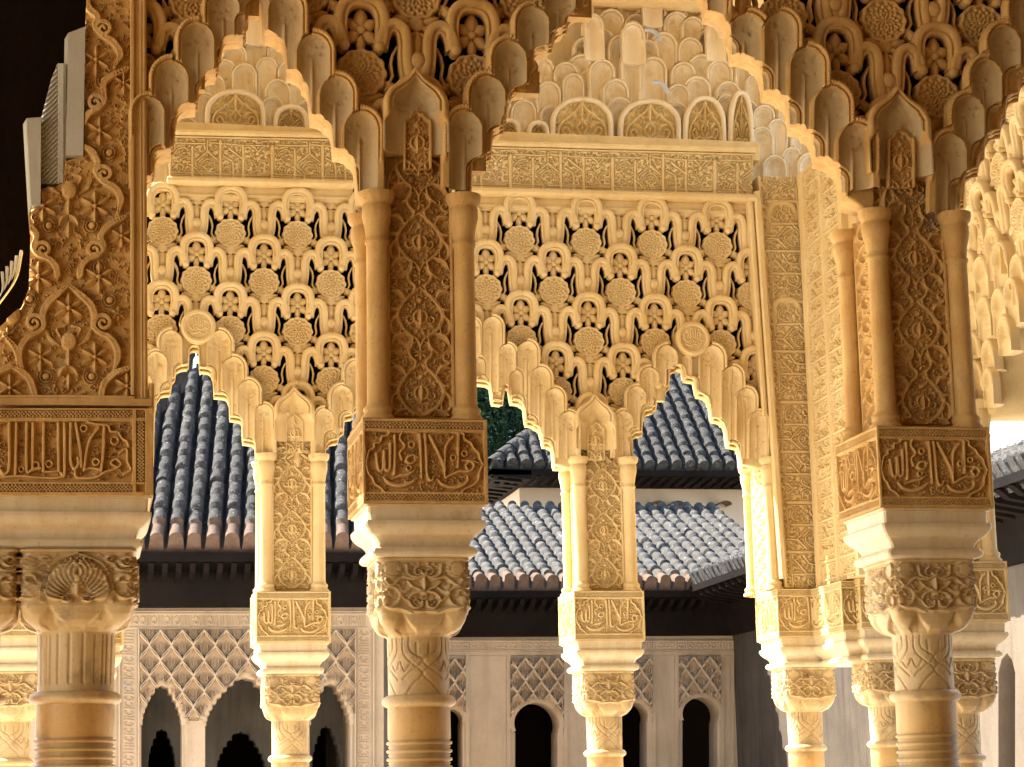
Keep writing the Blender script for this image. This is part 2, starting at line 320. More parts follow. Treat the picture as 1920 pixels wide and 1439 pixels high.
def wide_inscription():                      # the longer text on the wide block at the left
    R = Relief(-20, 288, 765, 930, .9); c = lambda *p: [(x / 6.4, 740 + y / 6.4) for x, y in p]
    R.rect(-20, 765, 288, 769, 5); R.rect(-20, 922, 288, 930, 5); R.rect(272, 765, 288, 930, 5); R.rect(248, 765, 256, 930, 5)
    R.rect(-20, 782.5, 272, 790, 4.6); R.rect(-20, 903, 272, 908, 4.6); R.rect(256, 783, 272, 789, 4.6)
    V = lambda pts, r=3.6, **k: R.stroke(c(*pts), r, 5.4, 'f', **k)
    V([(112, 345), (112, 820), (90, 930), (40, 950), (0, 900)]); V([(198, 345), (190, 700), (185, 950)]); V([(320, 345), (318, 800), (330, 930), (390, 900), (480, 880)])
    V([(395, 345), (392, 880)]); V([(525, 345), (520, 800), (520, 915)]); V([(700, 345), (703, 700), (705, 915)]); V([(772, 345), (775, 700), (770, 965), (730, 940)])
    V([(848, 345), (846, 760), (870, 865), (900, 890), (940, 830), (935, 760)]); V([(910, 345), (940, 520), (970, 680), (975, 860)]); V([(1185, 390), (1090, 520), (1040, 680), (1010, 900)])
    V([(1250, 370), (1245, 650), (1215, 905)]); V([(40, 985), (240, 975), (420, 990), (640, 1000), (760, 985)], 2.6); V([(520, 920), (600, 925), (690, 915)], 2.6)
    V([(900, 900), (915, 985), (1000, 1000), (1150, 990), (1260, 930), (1400, 880), (1450, 830), (1395, 770), (1330, 820), (1400, 870)], 3); V([(1010, 900), (1100, 880), (1215, 905)], 2.6)
    V([(1050, 330), (1150, 350), (1230, 360), (1300, 375), (1330, 440), (1420, 450), (1460, 520), (1520, 560), (1545, 620)], 3); V([(1430, 700), (1520, 650), (1530, 800), (1570, 900), (1480, 960)], 2.8)
    R.ring(67, 872, 6, 2.6, 5); R.ring(92, 870, 6, 2.4, 5); R.ring(180, 866, 6, 2.6, 5); R.ring(157, 803, 6, 2.6, 5); R.ring(215, 826, 7, 2.6, 5); R.ring(40, 880, 5, 2.2, 5)
    R.fill(8, 620, 2.6, 5.4, 3.6, x=(-20, 248), y=(791, 903))
    R.weave(-20, 770, 248, 782, 6.8, 5); R.weave(-20, 908.5, 248, 921, 6.8, 5); R.weave(257.5, 791, 271, 902, 6.8, 5); R.weave(257.5, 771, 271, 782, 5, 4); R.wear(6, .22); return R
def arabesque():                             # leaf scroll of the narrow pilaster, mirrored about its axis
    R = Relief(714, 844, 225, 780, 1.1); m = 779; P = 147.
    for k, y in enumerate((300, 447, 594, 741)):
        R.stroke([(m, y - 70), (m - 26, y - 48), (m - 44, y - 16), (m - 30, y + 14), (m - 8, y + 30), (m, y + 44)], [2.5, 3.6, 4.2, 3.8, 3, 2.4], 6, 'g', m)
        R.stroke([(m - 6, y + 76), (m - 20, y + 62), (m - 22, y + 44), (m - 8, y + 36)], [2, 3.2, 3, 2], 6, 'g', m)
        R.stroke([(m - 44, y - 16), (m - 56, y - 2), (m - 54, y + 18), (m - 40, y + 22), (m - 38, y + 8)], [4, 4, 3.4, 3, 2], 5.6, 'f', m)
        R.leaf(m - 28, y - 46, m - 60, y - 62, 7, 7, .25, m); R.leaf(m - 32, y - 36, m - 62, y - 30, 6.5, 7, -.2, m); R.leaf(m - 24, y + 18, m - 58, y + 44, 7.5, 7, .2, m)
        R.leaf(m - 14, y + 26, m - 36, y + 58, 6, 7, -.2, m); R.leaf(m - 14, y - 56, m - 22, y - 84, 5.5, 6.4, .3, m)
        R.leaf(m, y - 26, m, y + 6, 11, 8); R.ring(m, y - 12, 13, 3, 6); R.flower(m, y + 58, 13, 6.4, 6); R.disk(m, y - 44, 5, 5, 1.5)
        R.spiral(m - 20, y - 8, 9, 2.6, 5.6, 1.3, 0, 1, m); R.spiral(m - 50, y + 64, 8, 2.4, 5.2, 1.3, 2, -1, m)
        R.leaf(m - 60, y + 70, m - 34, y + 82, 6, 6.4, .2, m)
    R.fill(11, 900, 3, 5.5, 5, m); R.fill(12, 900, 1.8, 3, 4.4, m); R.rect(714, 225, 718, 780, 5.5); R.rect(840, 225, 844, 780, 5.5); R.wear(7, .3); return R
def side_scroll():                           # narrow carved strip of the pier's flanks
    R = Relief(0, 60, 0, 480, 1.3); m = 30
    for y in range(10, 480, 48):
        R.stroke([(m, y), (m - 14, y + 12), (m - 14, y + 30), (m, y + 42)], 2.4, 5, 'f', m); R.leaf(m - 14, y + 20, m - 27, y + 34, 4, 5, .2, m); R.disk(m, y + 21, 5, 4, 1)
    R.fill(14, 400, 2.4, 4.4, 3.6, m); R.rect(0, 0, 3, 480, 5); R.rect(57, 0, 60, 480, 5); return R
def capital_front():                         # symmetrical palmette of the capital block
    R = Relief(701, 875, 1040, 1180, 1.0); m = 788; c = lambda *p: [(640 + x / 5.14, 960 + y / 5.14) for x, y in p]
    V = lambda p, r=2.8, h=5, pr='f': R.stroke(c(*p), r, h, pr, m)
    R.rect(701, 1040, 875, 1047, 5)
    R.disk(727, 1061, 14, 3.4, 1.5, mir=m); R.ring(727, 1061, 15, 2, 5.4, m)
    R.spiral(778, 1066, 9, 2.2, 5, 1.4, -1.4, -1, m); V([(590, 480), (600, 560), (640, 590), (690, 600)]); V([(380, 620), (440, 680), (500, 640), (560, 600), (660, 620), (740, 590), (780, 560)], 3.2)
    V([(600, 640), (650, 690), (720, 720), (780, 770)], 3); V([(780, 770), (720, 740), (650, 760), (610, 820), (660, 890), (730, 880), (740, 830)], 3.2); R.spiral(774, 1122, 8, 2.2, 5, 1.2, 0, 1, m)
    R.leaf(788, 1076, 788, 1102, 9, 7); V([(400, 690), (480, 700), (530, 770), (500, 850), (430, 880)], [3, 5, 6, 5, 2], 6, 'd'); R.disk(715, 1120, 9, 3, 1.6, mir=m)
    V([(350, 760), (400, 720), (440, 770)], 2.4); V([(540, 740), (560, 800), (620, 840)], 2.6); V([(500, 660), (560, 740), (640, 690)], [2, 5, 3], 5.4, 'd')
    V([(345, 860), (430, 890), (540, 900), (650, 945)], [1.2, 6, 7, 1.5], 6, 'd'); R.leaf(750, 1132, 788, 1140, 5, 5, .1, m)
    R.fill(21, 260, 2.4, 4.6, 3.4, m, y=(1048, 1126)); R.wear(9, .2); return R
def capital_leaves():                        # plumed variant on the left-hand columns
    R = Relief(701, 875, 1040, 1180, 1.0); m = 788; R.rect(701, 1040, 875, 1046, 5)
    for k in range(9):
        a = math.radians(176 - k * 11); R.leaf(m + 24 * math.cos(a), 1133 - 26 * math.sin(a), m + 50 * math.cos(a - .22), 1131 - 78 * math.sin(a - .22), 6, 8, -.22, m)
    R.stroke([(m - 52, 1134), (m - 50, 1100), (m - 36, 1066), (m, 1048)], 2, 6, 'f', m); R.leaf(m, 1088, m, 1124, 13, 7); R.spiral(m - 16, 1128, 8, 2.4, 6, 1.2, 0, 1, m)
    R.spiral(m - 74, 1062, 11, 2.6, 6, 1.6, 0, 1, m); R.spiral(m - 50, 1058, 8, 2.2, 5.4, 1.3, 2, -1, m); R.spiral(m - 70, 1096, 12, 3.6, 6, .9, 0, -1, m)
    R.stroke([(m - 86, 1126), (m - 66, 1128), (m - 50, 1112)], [2, 4, 2], 6, 'd', m); R.stroke([(m - 80, 1080), (m - 62, 1078), (m - 54, 1066)], 2.4, 5, 'f', m)
    R.fill(22, 160, 2.4, 4.4, 3.2, m, y=(1046, 1126)); R.wear(9, .2); return R
def frieze_unit(period=192., hgt=78.):       # knotted upright script over scrollwork, repeating
    R = Relief(0, period, 0, hgt, .85); k = 1 / 6.4; c = lambda *p: [((x - 235) * k, (y - 205) * k) for x, y in p]
    for dx in (-period, 0, period):
        V = lambda pts, r=2.3, h=3.4, sm=False: R.stroke([(x + dx, y) for x, y in c(*pts)], r, h, 'f', smooth=sm)
        for x, y0, y1, rr in ((240, 305, 700, 3.6), (510, 330, 720, 3), (845, 250, 720, 3.2), (1120, 320, 740, 3), (1000, 520, 700, 2.4), (1465, 320, 740, 3.6)): V([(x, y0), (x, y1)], rr)
        V([(560, 490), (690, 380), (810, 480)]); V([(690, 250), (690, 390)]); V([(880, 430), (985, 490), (1000, 560)]); V([(940, 330), (1000, 380), (1110, 460)]); V([(470, 540), (560, 600), (640, 690)])
        V([(290, 290), (470, 290), (660, 290)], 1.9); V([(720, 275), (1100, 300), (1430, 300)], 1.9); V([(60, 635), (300, 640), (640, 650)], 2.1); V([(690, 655), (1000, 655), (1430, 660)], 2.1)
        V([(1230, 310), (1260, 330), (1300, 380), (1340, 330), (1380, 300)], 2.2); V([(120, 300), (115, 250), (180, 245)], 2); V([(660, 290), (655, 245), (600, 245)], 2); V([(715, 275), (720, 245), (800, 245)], 2)
        V([(330, 610), (310, 570), (350, 540), (400, 560), (390, 610)], 2.2, 3.2, True); V([(600, 560), (640, 500), (700, 470), (770, 520), (790, 590)], 1.9, 3, True)
        V([(1170, 470), (1240, 480), (1290, 560), (1330, 490), (1410, 470)], 2, 3, True); V([(1190, 630), (1280, 600), (1290, 560)], 2, 3, True); V([(1500, 600), (1540, 570), (1590, 590), (1570, 640)], 2, 3, True)
        V([(290, 420), (340, 360), (420, 340), (460, 380)], 2, 3, True); V([(880, 600), (910, 560), (970, 580)], 2, 3, True)
        R.disk((1290 - 235) * k + dx, (400 - 205) * k, 4, 3, 1)
    R.rect(0, 0, period, 3, 4); R.rect(0, hgt - 3, period, hgt, 4)
    g = np.random.default_rng(31); gr = Relief(0, period, 0, hgt, R.st, 2.5); occ = R.H > .6
    near = occ.copy()
    for dj in (-1, 0, 1):
        for di in (-1, 0, 1): near |= np.roll(np.roll(occ, dj, 0), di, 1)
    full = near.copy(); cy_, cx_ = np.mgrid[0:R.ny, 0:R.nx] * R.st
    for _ in range(2600):
        x, y, r_ = g.uniform(0, period), g.uniform(4, hgt - 4), g.uniform(2.4, 5.2); dk = np.hypot(cx_ - x, cy_ - y) < r_
        if not dk.any() or full[dk].mean() > .3: continue
        full |= np.hypot(cx_ - x, cy_ - y) < r_ + .6; a = np.linspace(0, g.uniform(4, 8), 14); q = r_ * (1 - .75 * a / a[-1]); p0 = g.uniform(0, 6); sg_ = 1 if g.random() < .5 else -1
        gr.stroke(np.stack([x + q * np.cos(p0 + sg_ * a), y + q * np.sin(p0 + sg_ * a)], 1), [.75, 1.1, 1.3], -.8, 'f', smooth=False, carve=True)
    gr.H[near] = -.3; R.H = np.where(occ, R.H, gr.H); R.wear(12, .12); return R
def carved_field():                          # scrolling bands, six-petalled flowers and pine cones of the wall at the left
    R = Relief(-22, 250, -60, 748, 1.1); m = 129
    B = lambda pts, r=7., mi=m, h=9: R.stroke(pts, r, h, 'g', mi)
    S = lambda x, y, mi=m, d=1, ph=PI: R.spiral(x, y, 16, 5.4, 9, 1.35, ph, d, mi, 'f')
    B([(129, 534), (150, 552), (170, 571), (178, 592), (176, 612), (188, 624), (206, 633), (219, 652), (221, 672), (215, 692)], [4, 7, 7.5, 7.5, 6, 5, 6.5, 7.5, 7, 4]); S(194, 606, ph=PI + .5)
    B([(150, 516), (153, 500), (166, 486), (186, 478), (196, 462), (189, 443), (203, 424), (232, 408)], [7, 7.5, 6, 5, 5, 7, 7.5, 5]); S(177, 469, d=-1, ph=0)
    B([(222, 398), (227, 374), (217, 353), (194, 340), (179, 322), (183, 303), (172, 285), (157, 275)], [4, 7, 7.5, 6, 5, 7, 7.5, 5]); S(195, 327, ph=PI + .4)
    B([(157, 232), (166, 214), (184, 204), (196, 190), (194, 160), (206, 145), (238, 130)], [6, 7, 6, 5, 7, 7, 5]); S(179, 193, d=-1, ph=0)
    B([(216, 124), (226, 103), (213, 80), (190, 65), (177, 48), (183, 32), (165, 12), (160, -30)], [4, 7, 7.5, 6, 5, 7, 7.5, 7]); S(194, 55, ph=PI + .4)
    B([(20, 688), (42, 698), (58, 716), (67, 748)], [4, 7, 7.5, 7], None); B([(20, 688), (-5, 700), (-20, 725)], 7, None); B([(242, 690), (216, 700), (196, 720), (190, 748)], [5, 7, 7.5, 7], None)
    B([(8, 628), (30, 655), (36, 690)], [4, 7, 5], None)
    for x, y, rr in ((129, 577, 30), (76, 669, 28), (178, 669, 28), (19, 727, 28), (238, 724, 26), (186, 519, 30), (72, 519, 30), (178, 386, 30), (80, 386, 30), (187, 245, 28), (180, 112, 28), (72, 245, 26), (232, 155, 20), (228, 442, 22), (222, 588, 14), (14, 628, 16)):
        R.flower(x, y, rr, 8.5, 6, w=rr * .26)
    for x, y in ((129, 640), (130, 356), (24, 590)):
        R.disk(x, y, 15, 6, 3, 18); [R.disk(x + dx * 4.6 + (dy % 2) * 2.3, y + dy * 4.4, 1.9, 8.6, 1) for dx in range(-3, 4) for dy in range(-3, 4) if (dx * 4.6) ** 2 + (dy * 4.4) ** 2 < 170]
        R.stroke([(x - 18, y + 6), (x - 34, y - 4), (x - 42, y - 22)], [2, 5, 3], 6, 'g', x); R.stroke([(x - 16, y - 10), (x - 22, y - 24), (x - 6, y - 30)], 2.6, 6, 'f', x)
    for y in (688, 404, 120): R.leaf(m, y - 32, m, y, 9, 8); R.leaf(m, y - 2, m - 18, y + 18, 8, 8.5, .15, m); R.leaf(m, y + 12, m, y + 42, 7, 8)
    for x, y in ((206, 562, ), (172, 705), (86, 705), (172, 422), (92, 422), (205, 285), (56, 560), (195, 150), (186, 500)): R.disk(x, y, 7, 5, 1.5); R.ring(x, y, 11, 1.6, 6); R.ring(x, y, 15.5, 1.2, 5)
    R.fill(41, 1500, 3, 6, 5); R.fill(43, 1600, 1.6, 3, 4); R.wear(13, .4); return R

# ------------------------------------------------------------------ templates (local metres; z measured from the floor)
RD = 2.1                                     # carving depth
HT = float(W(797, 785, Y1)[2])               # top of the impost blocks
zz = lambda py: HT - (py - 785) / K
def faces4(mb, R, hw, px0, py0, px1, py1, detail=(0, 1), RD=RD):                   # the same carved face on four sides (fine on the front and left ones)
    for k in range(4):
        st = 1 if k in detail else 6
        x = np.linspace(px0, px1, (R.nx - 1) // st + 1); y = np.linspace(py0, py1, (R.ny - 1) // st + 1)
        PX, PY = np.meshgrid(x, y); h = R.at(PX, PY) if k in detail else np.full_like(PX, 4.)
        X = (PX - (px0 + px1) / 2) / K * (2 * hw * K / (px1 - px0)); Yv = -hw - (h - 5) * RD / K; Z = zz(PY)
        for _ in range(k): X, Yv = Yv, -X
        grid(mb, np.stack([X, Yv, Z], -1))
    for z, s in ((zz(py0), 1), (zz(py1), -1)):
        mb.add([(-hw, -hw, z), (hw, -hw, z), (hw, hw, z), (-hw, hw, z)][::s], [(0, 1, 2, 3)])
    return mb
def sq_loft(mb, prof, sx=1., c=(0, 0), ext=None):                            # moulding carried round a square (or oblong) block
    p = np.array(prof, float); bv = .006; V = []
    for h, z in p:
        xl, xr = (-h, h) if ext is None else (ext[0] - h, ext[1] + h)
        V.append([(xl + bv, -h, z), (xr - bv, -h, z), (xr, -h + bv, z), (xr, h - bv, z), (xr - bv, h, z), (xl + bv, h, z), (xl, h - bv, z), (xl, -h + bv, z)])
    V = np.array(V) + np.array([c[0], c[1], 0]); m = len(p); i = np.arange(m * 8).reshape(m, 8); j = np.roll(i, -1, 1)
    mb.add(V, np.stack([i[:-1], i[1:], j[1:], j[:-1]], -1).reshape(-1, 4))
    for e in (V[0], V[-1]): mb.add(np.concatenate([e, e.mean(0)[None]]), T=[(k, (k + 1) % 8, 8) for k in range(8)])
    return mb
_cv = cr([(113, 979), (112.5, 983), (109, 990), (102, 998), (94, 1004), (89, 1010), (86.5, 1016), (86, 1019)], 4)
ABA = [(h / K, zz(y)) for h, y in [(112, 945), (112, 949), (107, 950), (106, 973), (112, 974), (113, 976)] + _cv.tolist() + [(87, 1020), (93, 1021), (97, 1025), (98.5, 1030), (97.5, 1035), (93, 1039), (84, 1041)]]
def capital_mesh(R, flute):
    nk = Relief(740, 836, 1184, 1296, 1.2)
    if flute:
        for x in (748, 764, 780, 796, 812, 828): nk.stroke([(x, 1190), (x, 1276)], 1.8, 1, 'r', smooth=False)
    else:
        for p in ([(752, 1184), (752, 1212), (770, 1232), (788, 1252), (772, 1272), (754, 1296)], [(766, 1184), (767, 1208), (788, 1228), (766, 1250), (750, 1262)], [(744, 1230), (756, 1246), (770, 1232)], [(778, 1196), (779, 1222)]): nk.stroke(p, 1.7, 1, 'r', 788)
    mb = MB(); nu = 61; ys = np.concatenate([np.linspace(1040, 1180, 105), np.linspace(1181, 1296, 60)])
    hw = np.interp(ys, [1040, 1120, 1140, 1155, 1166, 1175, 1180, 1184, 1290, 1296], [85, 87, 86.5, 83, 78, 71, 64, 58.5, 57, 58])
    ex = np.interp(ys, [1040, 1115, 1145, 1165, 1184], [16, 14, 8, 4.2, 2.05])
    u = np.linspace(-1, 1, nu); U, Yg = np.meshgrid(u, ys); ph = np.arctan(U); Rr = 1 / (np.abs(np.cos(ph)) ** ex[:, None] + np.abs(np.sin(ph)) ** ex[:, None]) ** (1 / ex[:, None])
    for k in range(4):
        h = (R.at(788 + U * 86, Yg) - 4) * 1.7 * (Yg < 1180) * sstep((1182 - Yg) / 40)
        lobe = np.clip((Yg - 1128) / 14, 0, 1) * np.clip((1183 - Yg) / 5, 0, 1)
        t = np.abs(((U * 2 + 1) % 2) - 1)                     # leaf tips turned down
        h = h + lobe * (5.5 * (1 - t ** 2) - 9 * np.clip((Yg - 1176 + 34 * t ** 2) / 8, 0, 1) * (t > .45))
        h = h - 2.6 * nk.at(788 + U * 46, Yg) * (Yg > 1184)
        rr = Rr * hw[:, None] + h; X = rr * np.sin(ph); Yv = -rr * np.cos(ph); X, Yv = X / K, Yv / K
        for _ in range(k): X, Yv = Yv, -X
        grid(mb, np.stack([X, Yv, zz(Yg)], -1))
    return mb.mesh('capital', MARBLE)
RING = [(58, 1290), (63, 1292), (68, 1297), (69.5, 1302), (68, 1307), (63, 1311), (58.5, 1313)]
def shaft_prof():
    p = [(58.5, 1312), (58.8, 1370)]
    for y in (1374, 1389, 1404, 1419, 1434): p += [(55.5, y), (60.5, y + 1.6), (61.5, y + 4), (60.5, y + 6.5), (55.5, y + 8.5), (58.5, y + 10.5)]
    z0 = 785 + HT * K; return [(r / K, zz(y)) for r, y in p + [(58, 1500), (58, z0 - 60), (66, z0 - 50), (70, z0 - 30), (72, z0 - 5), (72, z0 + 40)]]
INS = inscription()
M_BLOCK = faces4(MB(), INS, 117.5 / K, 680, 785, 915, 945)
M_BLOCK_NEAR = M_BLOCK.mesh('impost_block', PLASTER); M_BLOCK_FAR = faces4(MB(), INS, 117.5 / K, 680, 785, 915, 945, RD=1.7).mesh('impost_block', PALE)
M_ABA = sq_loft(MB(), ABA).mesh('abacus', ABAM, False)
M_CAP = capital_mesh(capital_front(), False); M_CAPL = capital_mesh(capital_leaves(), True)
M_RING = revolve(MB(), [(r_ / K, zz(y)) for r_, y in cr(RING, 3)]).mesh('neck_ring', MARBLE)
M_SHAFT = revolve(MB(), shaft_prof(), 48).mesh('shaft', SHAFTM)
def column(x, y, dz, label, group, block=M_BLOCK_NEAR, cap=M_CAP, wide=1., aba=True):
    t = thing('marble_column', label, 'column', (x, y, dz), group)
    for n_, me in (('shaft', M_SHAFT), ('neck_ring', M_RING), ('capital', cap)): link(n_, me, t, scale=(wide, wide, 1))
    if aba: link('abacus', M_ABA, t); link('impost_block', block, t)
    return t
# pier: carved pilaster between corner colonnettes, standing on an impost block
ARA = arabesque(); SID = side_scroll()
def pier_panel(RD):
    mb = MB(); x = np.linspace(716, 842, 118); v = np.linspace(0, 1, 400); q = (x - 779) / 63
    top = 266 + 66 * (1 - np.sqrt(np.clip(1 - q * q * .985, 0, 1))) - 30 * np.exp(-(q / .16) ** 2)
    PX = np.repeat(x[None], 400, 0); PY = top[None] + v[:, None] * (772 - top[None]); h = ARA.at(PX, PY)
    e = np.minimum((63 - np.abs(PX - 779)), PY - top[None] + 3); h = np.maximum(h, 7 * (e < 4.5))
    grid(mb, np.stack([(PX - 779) / K, -(80 + (h - 7) * RD) / K, zz(PY)], -1), (0, 1, 0), .05); return mb
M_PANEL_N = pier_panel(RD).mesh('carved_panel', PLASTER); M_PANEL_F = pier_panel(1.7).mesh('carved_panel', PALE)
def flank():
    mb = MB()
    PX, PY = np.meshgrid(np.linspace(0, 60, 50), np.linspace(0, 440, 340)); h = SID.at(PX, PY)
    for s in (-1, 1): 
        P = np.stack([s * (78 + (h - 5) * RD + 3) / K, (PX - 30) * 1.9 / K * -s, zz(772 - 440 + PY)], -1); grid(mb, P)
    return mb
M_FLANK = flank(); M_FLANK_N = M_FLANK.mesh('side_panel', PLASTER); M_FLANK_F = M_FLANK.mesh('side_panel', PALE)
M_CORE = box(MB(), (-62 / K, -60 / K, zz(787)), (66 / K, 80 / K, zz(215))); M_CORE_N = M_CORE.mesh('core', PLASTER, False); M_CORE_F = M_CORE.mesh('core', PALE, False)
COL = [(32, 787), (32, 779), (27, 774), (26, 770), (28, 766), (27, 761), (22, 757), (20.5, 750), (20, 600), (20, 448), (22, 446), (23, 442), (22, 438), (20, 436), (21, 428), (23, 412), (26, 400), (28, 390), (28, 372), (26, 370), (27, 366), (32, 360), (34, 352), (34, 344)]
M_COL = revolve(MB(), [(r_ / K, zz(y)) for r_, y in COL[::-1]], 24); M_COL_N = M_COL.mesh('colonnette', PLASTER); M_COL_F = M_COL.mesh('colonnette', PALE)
def cap_small():
    mb = MB()
    for y in (0, 1):
        for k in range(6 if not y else 5):
            x = (k - (2.5 if not y else 2)) * 8; leafm(mb, (x, 400 - y * 13), (x, 385 - y * 13), 3.4, 3, lambda X, Y, h: np.stack([X / K, -(26 + h) / K, zz(Y)], -1))
    return mb
def leafm(mb, a, b_, w, h, mapf, t=2.5, n=9, pw=.75):
    a = np.array(a, float); d = np.array(b_, float) - a; L = np.linalg.norm(d); d /= L; nr = np.array([-d[1], d[0]])
    s = np.linspace(0, 1, n)[:, None]; q = np.linspace(-1, 1, 5)[None]; ww = w * np.maximum(np.sin(PI * s) ** pw, .03)
    X = a[0] + d[0] * s * L + nr[0] * q * ww; Yv = a[1] + d[1] * s * L + nr[1] * q * ww; H = h * (1 - np.abs(q) ** 1.6) * (np.sin(PI * s) ** .5) + 0 * X
    P = mapf(X, Yv, H); B = mapf(X, Yv, H * 0 - t); ny, nx = X.shape; i = border(ny, nx); k = np.arange(len(i)); k2 = (k + 1) % len(i); m = len(i)
    mb.add(P, gq(ny, nx, flip=True)); mb.add(np.concatenate([P.reshape(-1, 3)[i], B.reshape(-1, 3)[i]]), np.stack([k, k2, k2 + m, k + m], 1)); return mb
def pier(x, y, dz, label, group, near=True, front_only=False):
    t = thing('carved_pier', label, 'pier', (x, y, dz), group)
    link('core', M_CORE_N if near else M_CORE_F, t); link('carved_panel', M_PANEL_N if near else M_PANEL_F, t); link('side_panel', M_FLANK_N if near else M_FLANK_F, t)
    for sx in (-1, 1):
        for sy in (-1, 1): link('colonnette', M_COL_N if near else M_COL_F, t, (sx * 84 / K, sy * 84 / K, 0))
    return t
# one muqarnas niche: rope-edged round or ogee hood over a hollow shaft; width 1, hanging down from its top
def niche(Hn, ogee, m_rim, m_hollow):
    nx, ny = 41, 64; th = np.linspace(-PI / 2, PI / 2, nx); x = .5 * np.sin(th)
    rise = 1.12; top = -rise * (.5 - np.sqrt(.25 - x * x)) + (.30 * np.exp(-(np.abs(x) / .10) ** 1.3) if ogee else .03 * np.exp(-(x / .08) ** 2))
    v = np.linspace(0, 1, ny) ** 1.35; X = np.repeat(x[None], ny, 0); Z = top[None] + v[:, None] * (-Hn - top[None])
    zc = -.5 * rise; up = Z > zc
    rad = np.where(up, np.hypot(X, np.maximum(Z - zc - np.where(ogee, .25 * np.exp(-(np.abs(X) / .10) ** 1.3), 0), 0) / rise), np.abs(X)); d = .5 - rad
    arc = np.where(up, np.arctan2(X, np.maximum(Z - zc, 1e-4)) * .42, np.sign(X) * (.66 + (zc - Z)))
    fade = sstep((Z - (zc - .42)) / .34)
    rim = .045 * sstep(d / .03) + .022 * sstep((d - .03) / .02) * (1 - sstep((d - .085) / .02)) * (.6 + .4 * np.cos(arc * 95)) - .05 * sstep((d - .09) / .02) + .045 * sstep((d - .115) / .02) * (1 - sstep((d - .155) / .02)) * (.75 + .25 * np.cos(arc * 120))
    wd = .34 + .13 * (1 - fade); q = np.clip(rad / wd, 0, 1); hol = -.24 * np.sqrt(np.clip(1 - q ** 2.2, 0, 1))
    fan = -.014 * np.abs(np.sin(arc * 16)) * (rad < .3) * (Z > zc - .1) * sstep(rad / .12)
    crease = .035 * np.exp(-(X / .035) ** 2) * (1 - sstep((Z - (zc - .25)) / .3))
    h = rim * fade + hol + fan + crease
    P = np.stack([X, -h, Z], -1); mb = MB(); grid(mb, P, (0, 1, 0), .34)
    nf = len(mb.Q[0]); me = mb.mesh('niche', m_rim); me.materials.append(m_hollow)
    rc = (rad[:-1, :-1] + rad[1:, 1:]).ravel() / 2; mi = np.zeros(len(me.polygons), int); zcen = (Z[:-1, :-1] + Z[1:, 1:]).ravel() / 2; mi[:nf] = ((rc < .345) | (zcen < zc - .4)).astype(int)
    me.polygons.foreach_set('material_index', mi); return me
HS = (.8, 1.15, 1.6, 2.1, 2.8)
NICHE = {(k, h, o): niche(h, o, *((PLASTER, FINGER) if k == 'n' else (PALE, PALE) if k == 'f' else (WHITE, WHITE))) for k in 'nfw' for h in HS for o in ((False, True) if h in HS[2:4] and k != 'w' else (False,))}
def put_niche(par, kind, cx, top, w, bot, Y, ogee=False, name='niche'):
    s = scl(cx, top, Y) * w; P = W(cx, top, Y); H = (bot - top) / w
    h = min(HS[2:4] if ogee else HS, key=lambda a: abs(math.log(a / H))); par_loc = np.array(par.location)
    return link(name, NICHE[(kind, h, ogee)], par, tuple(P - par_loc), (s, s, s * H / h))
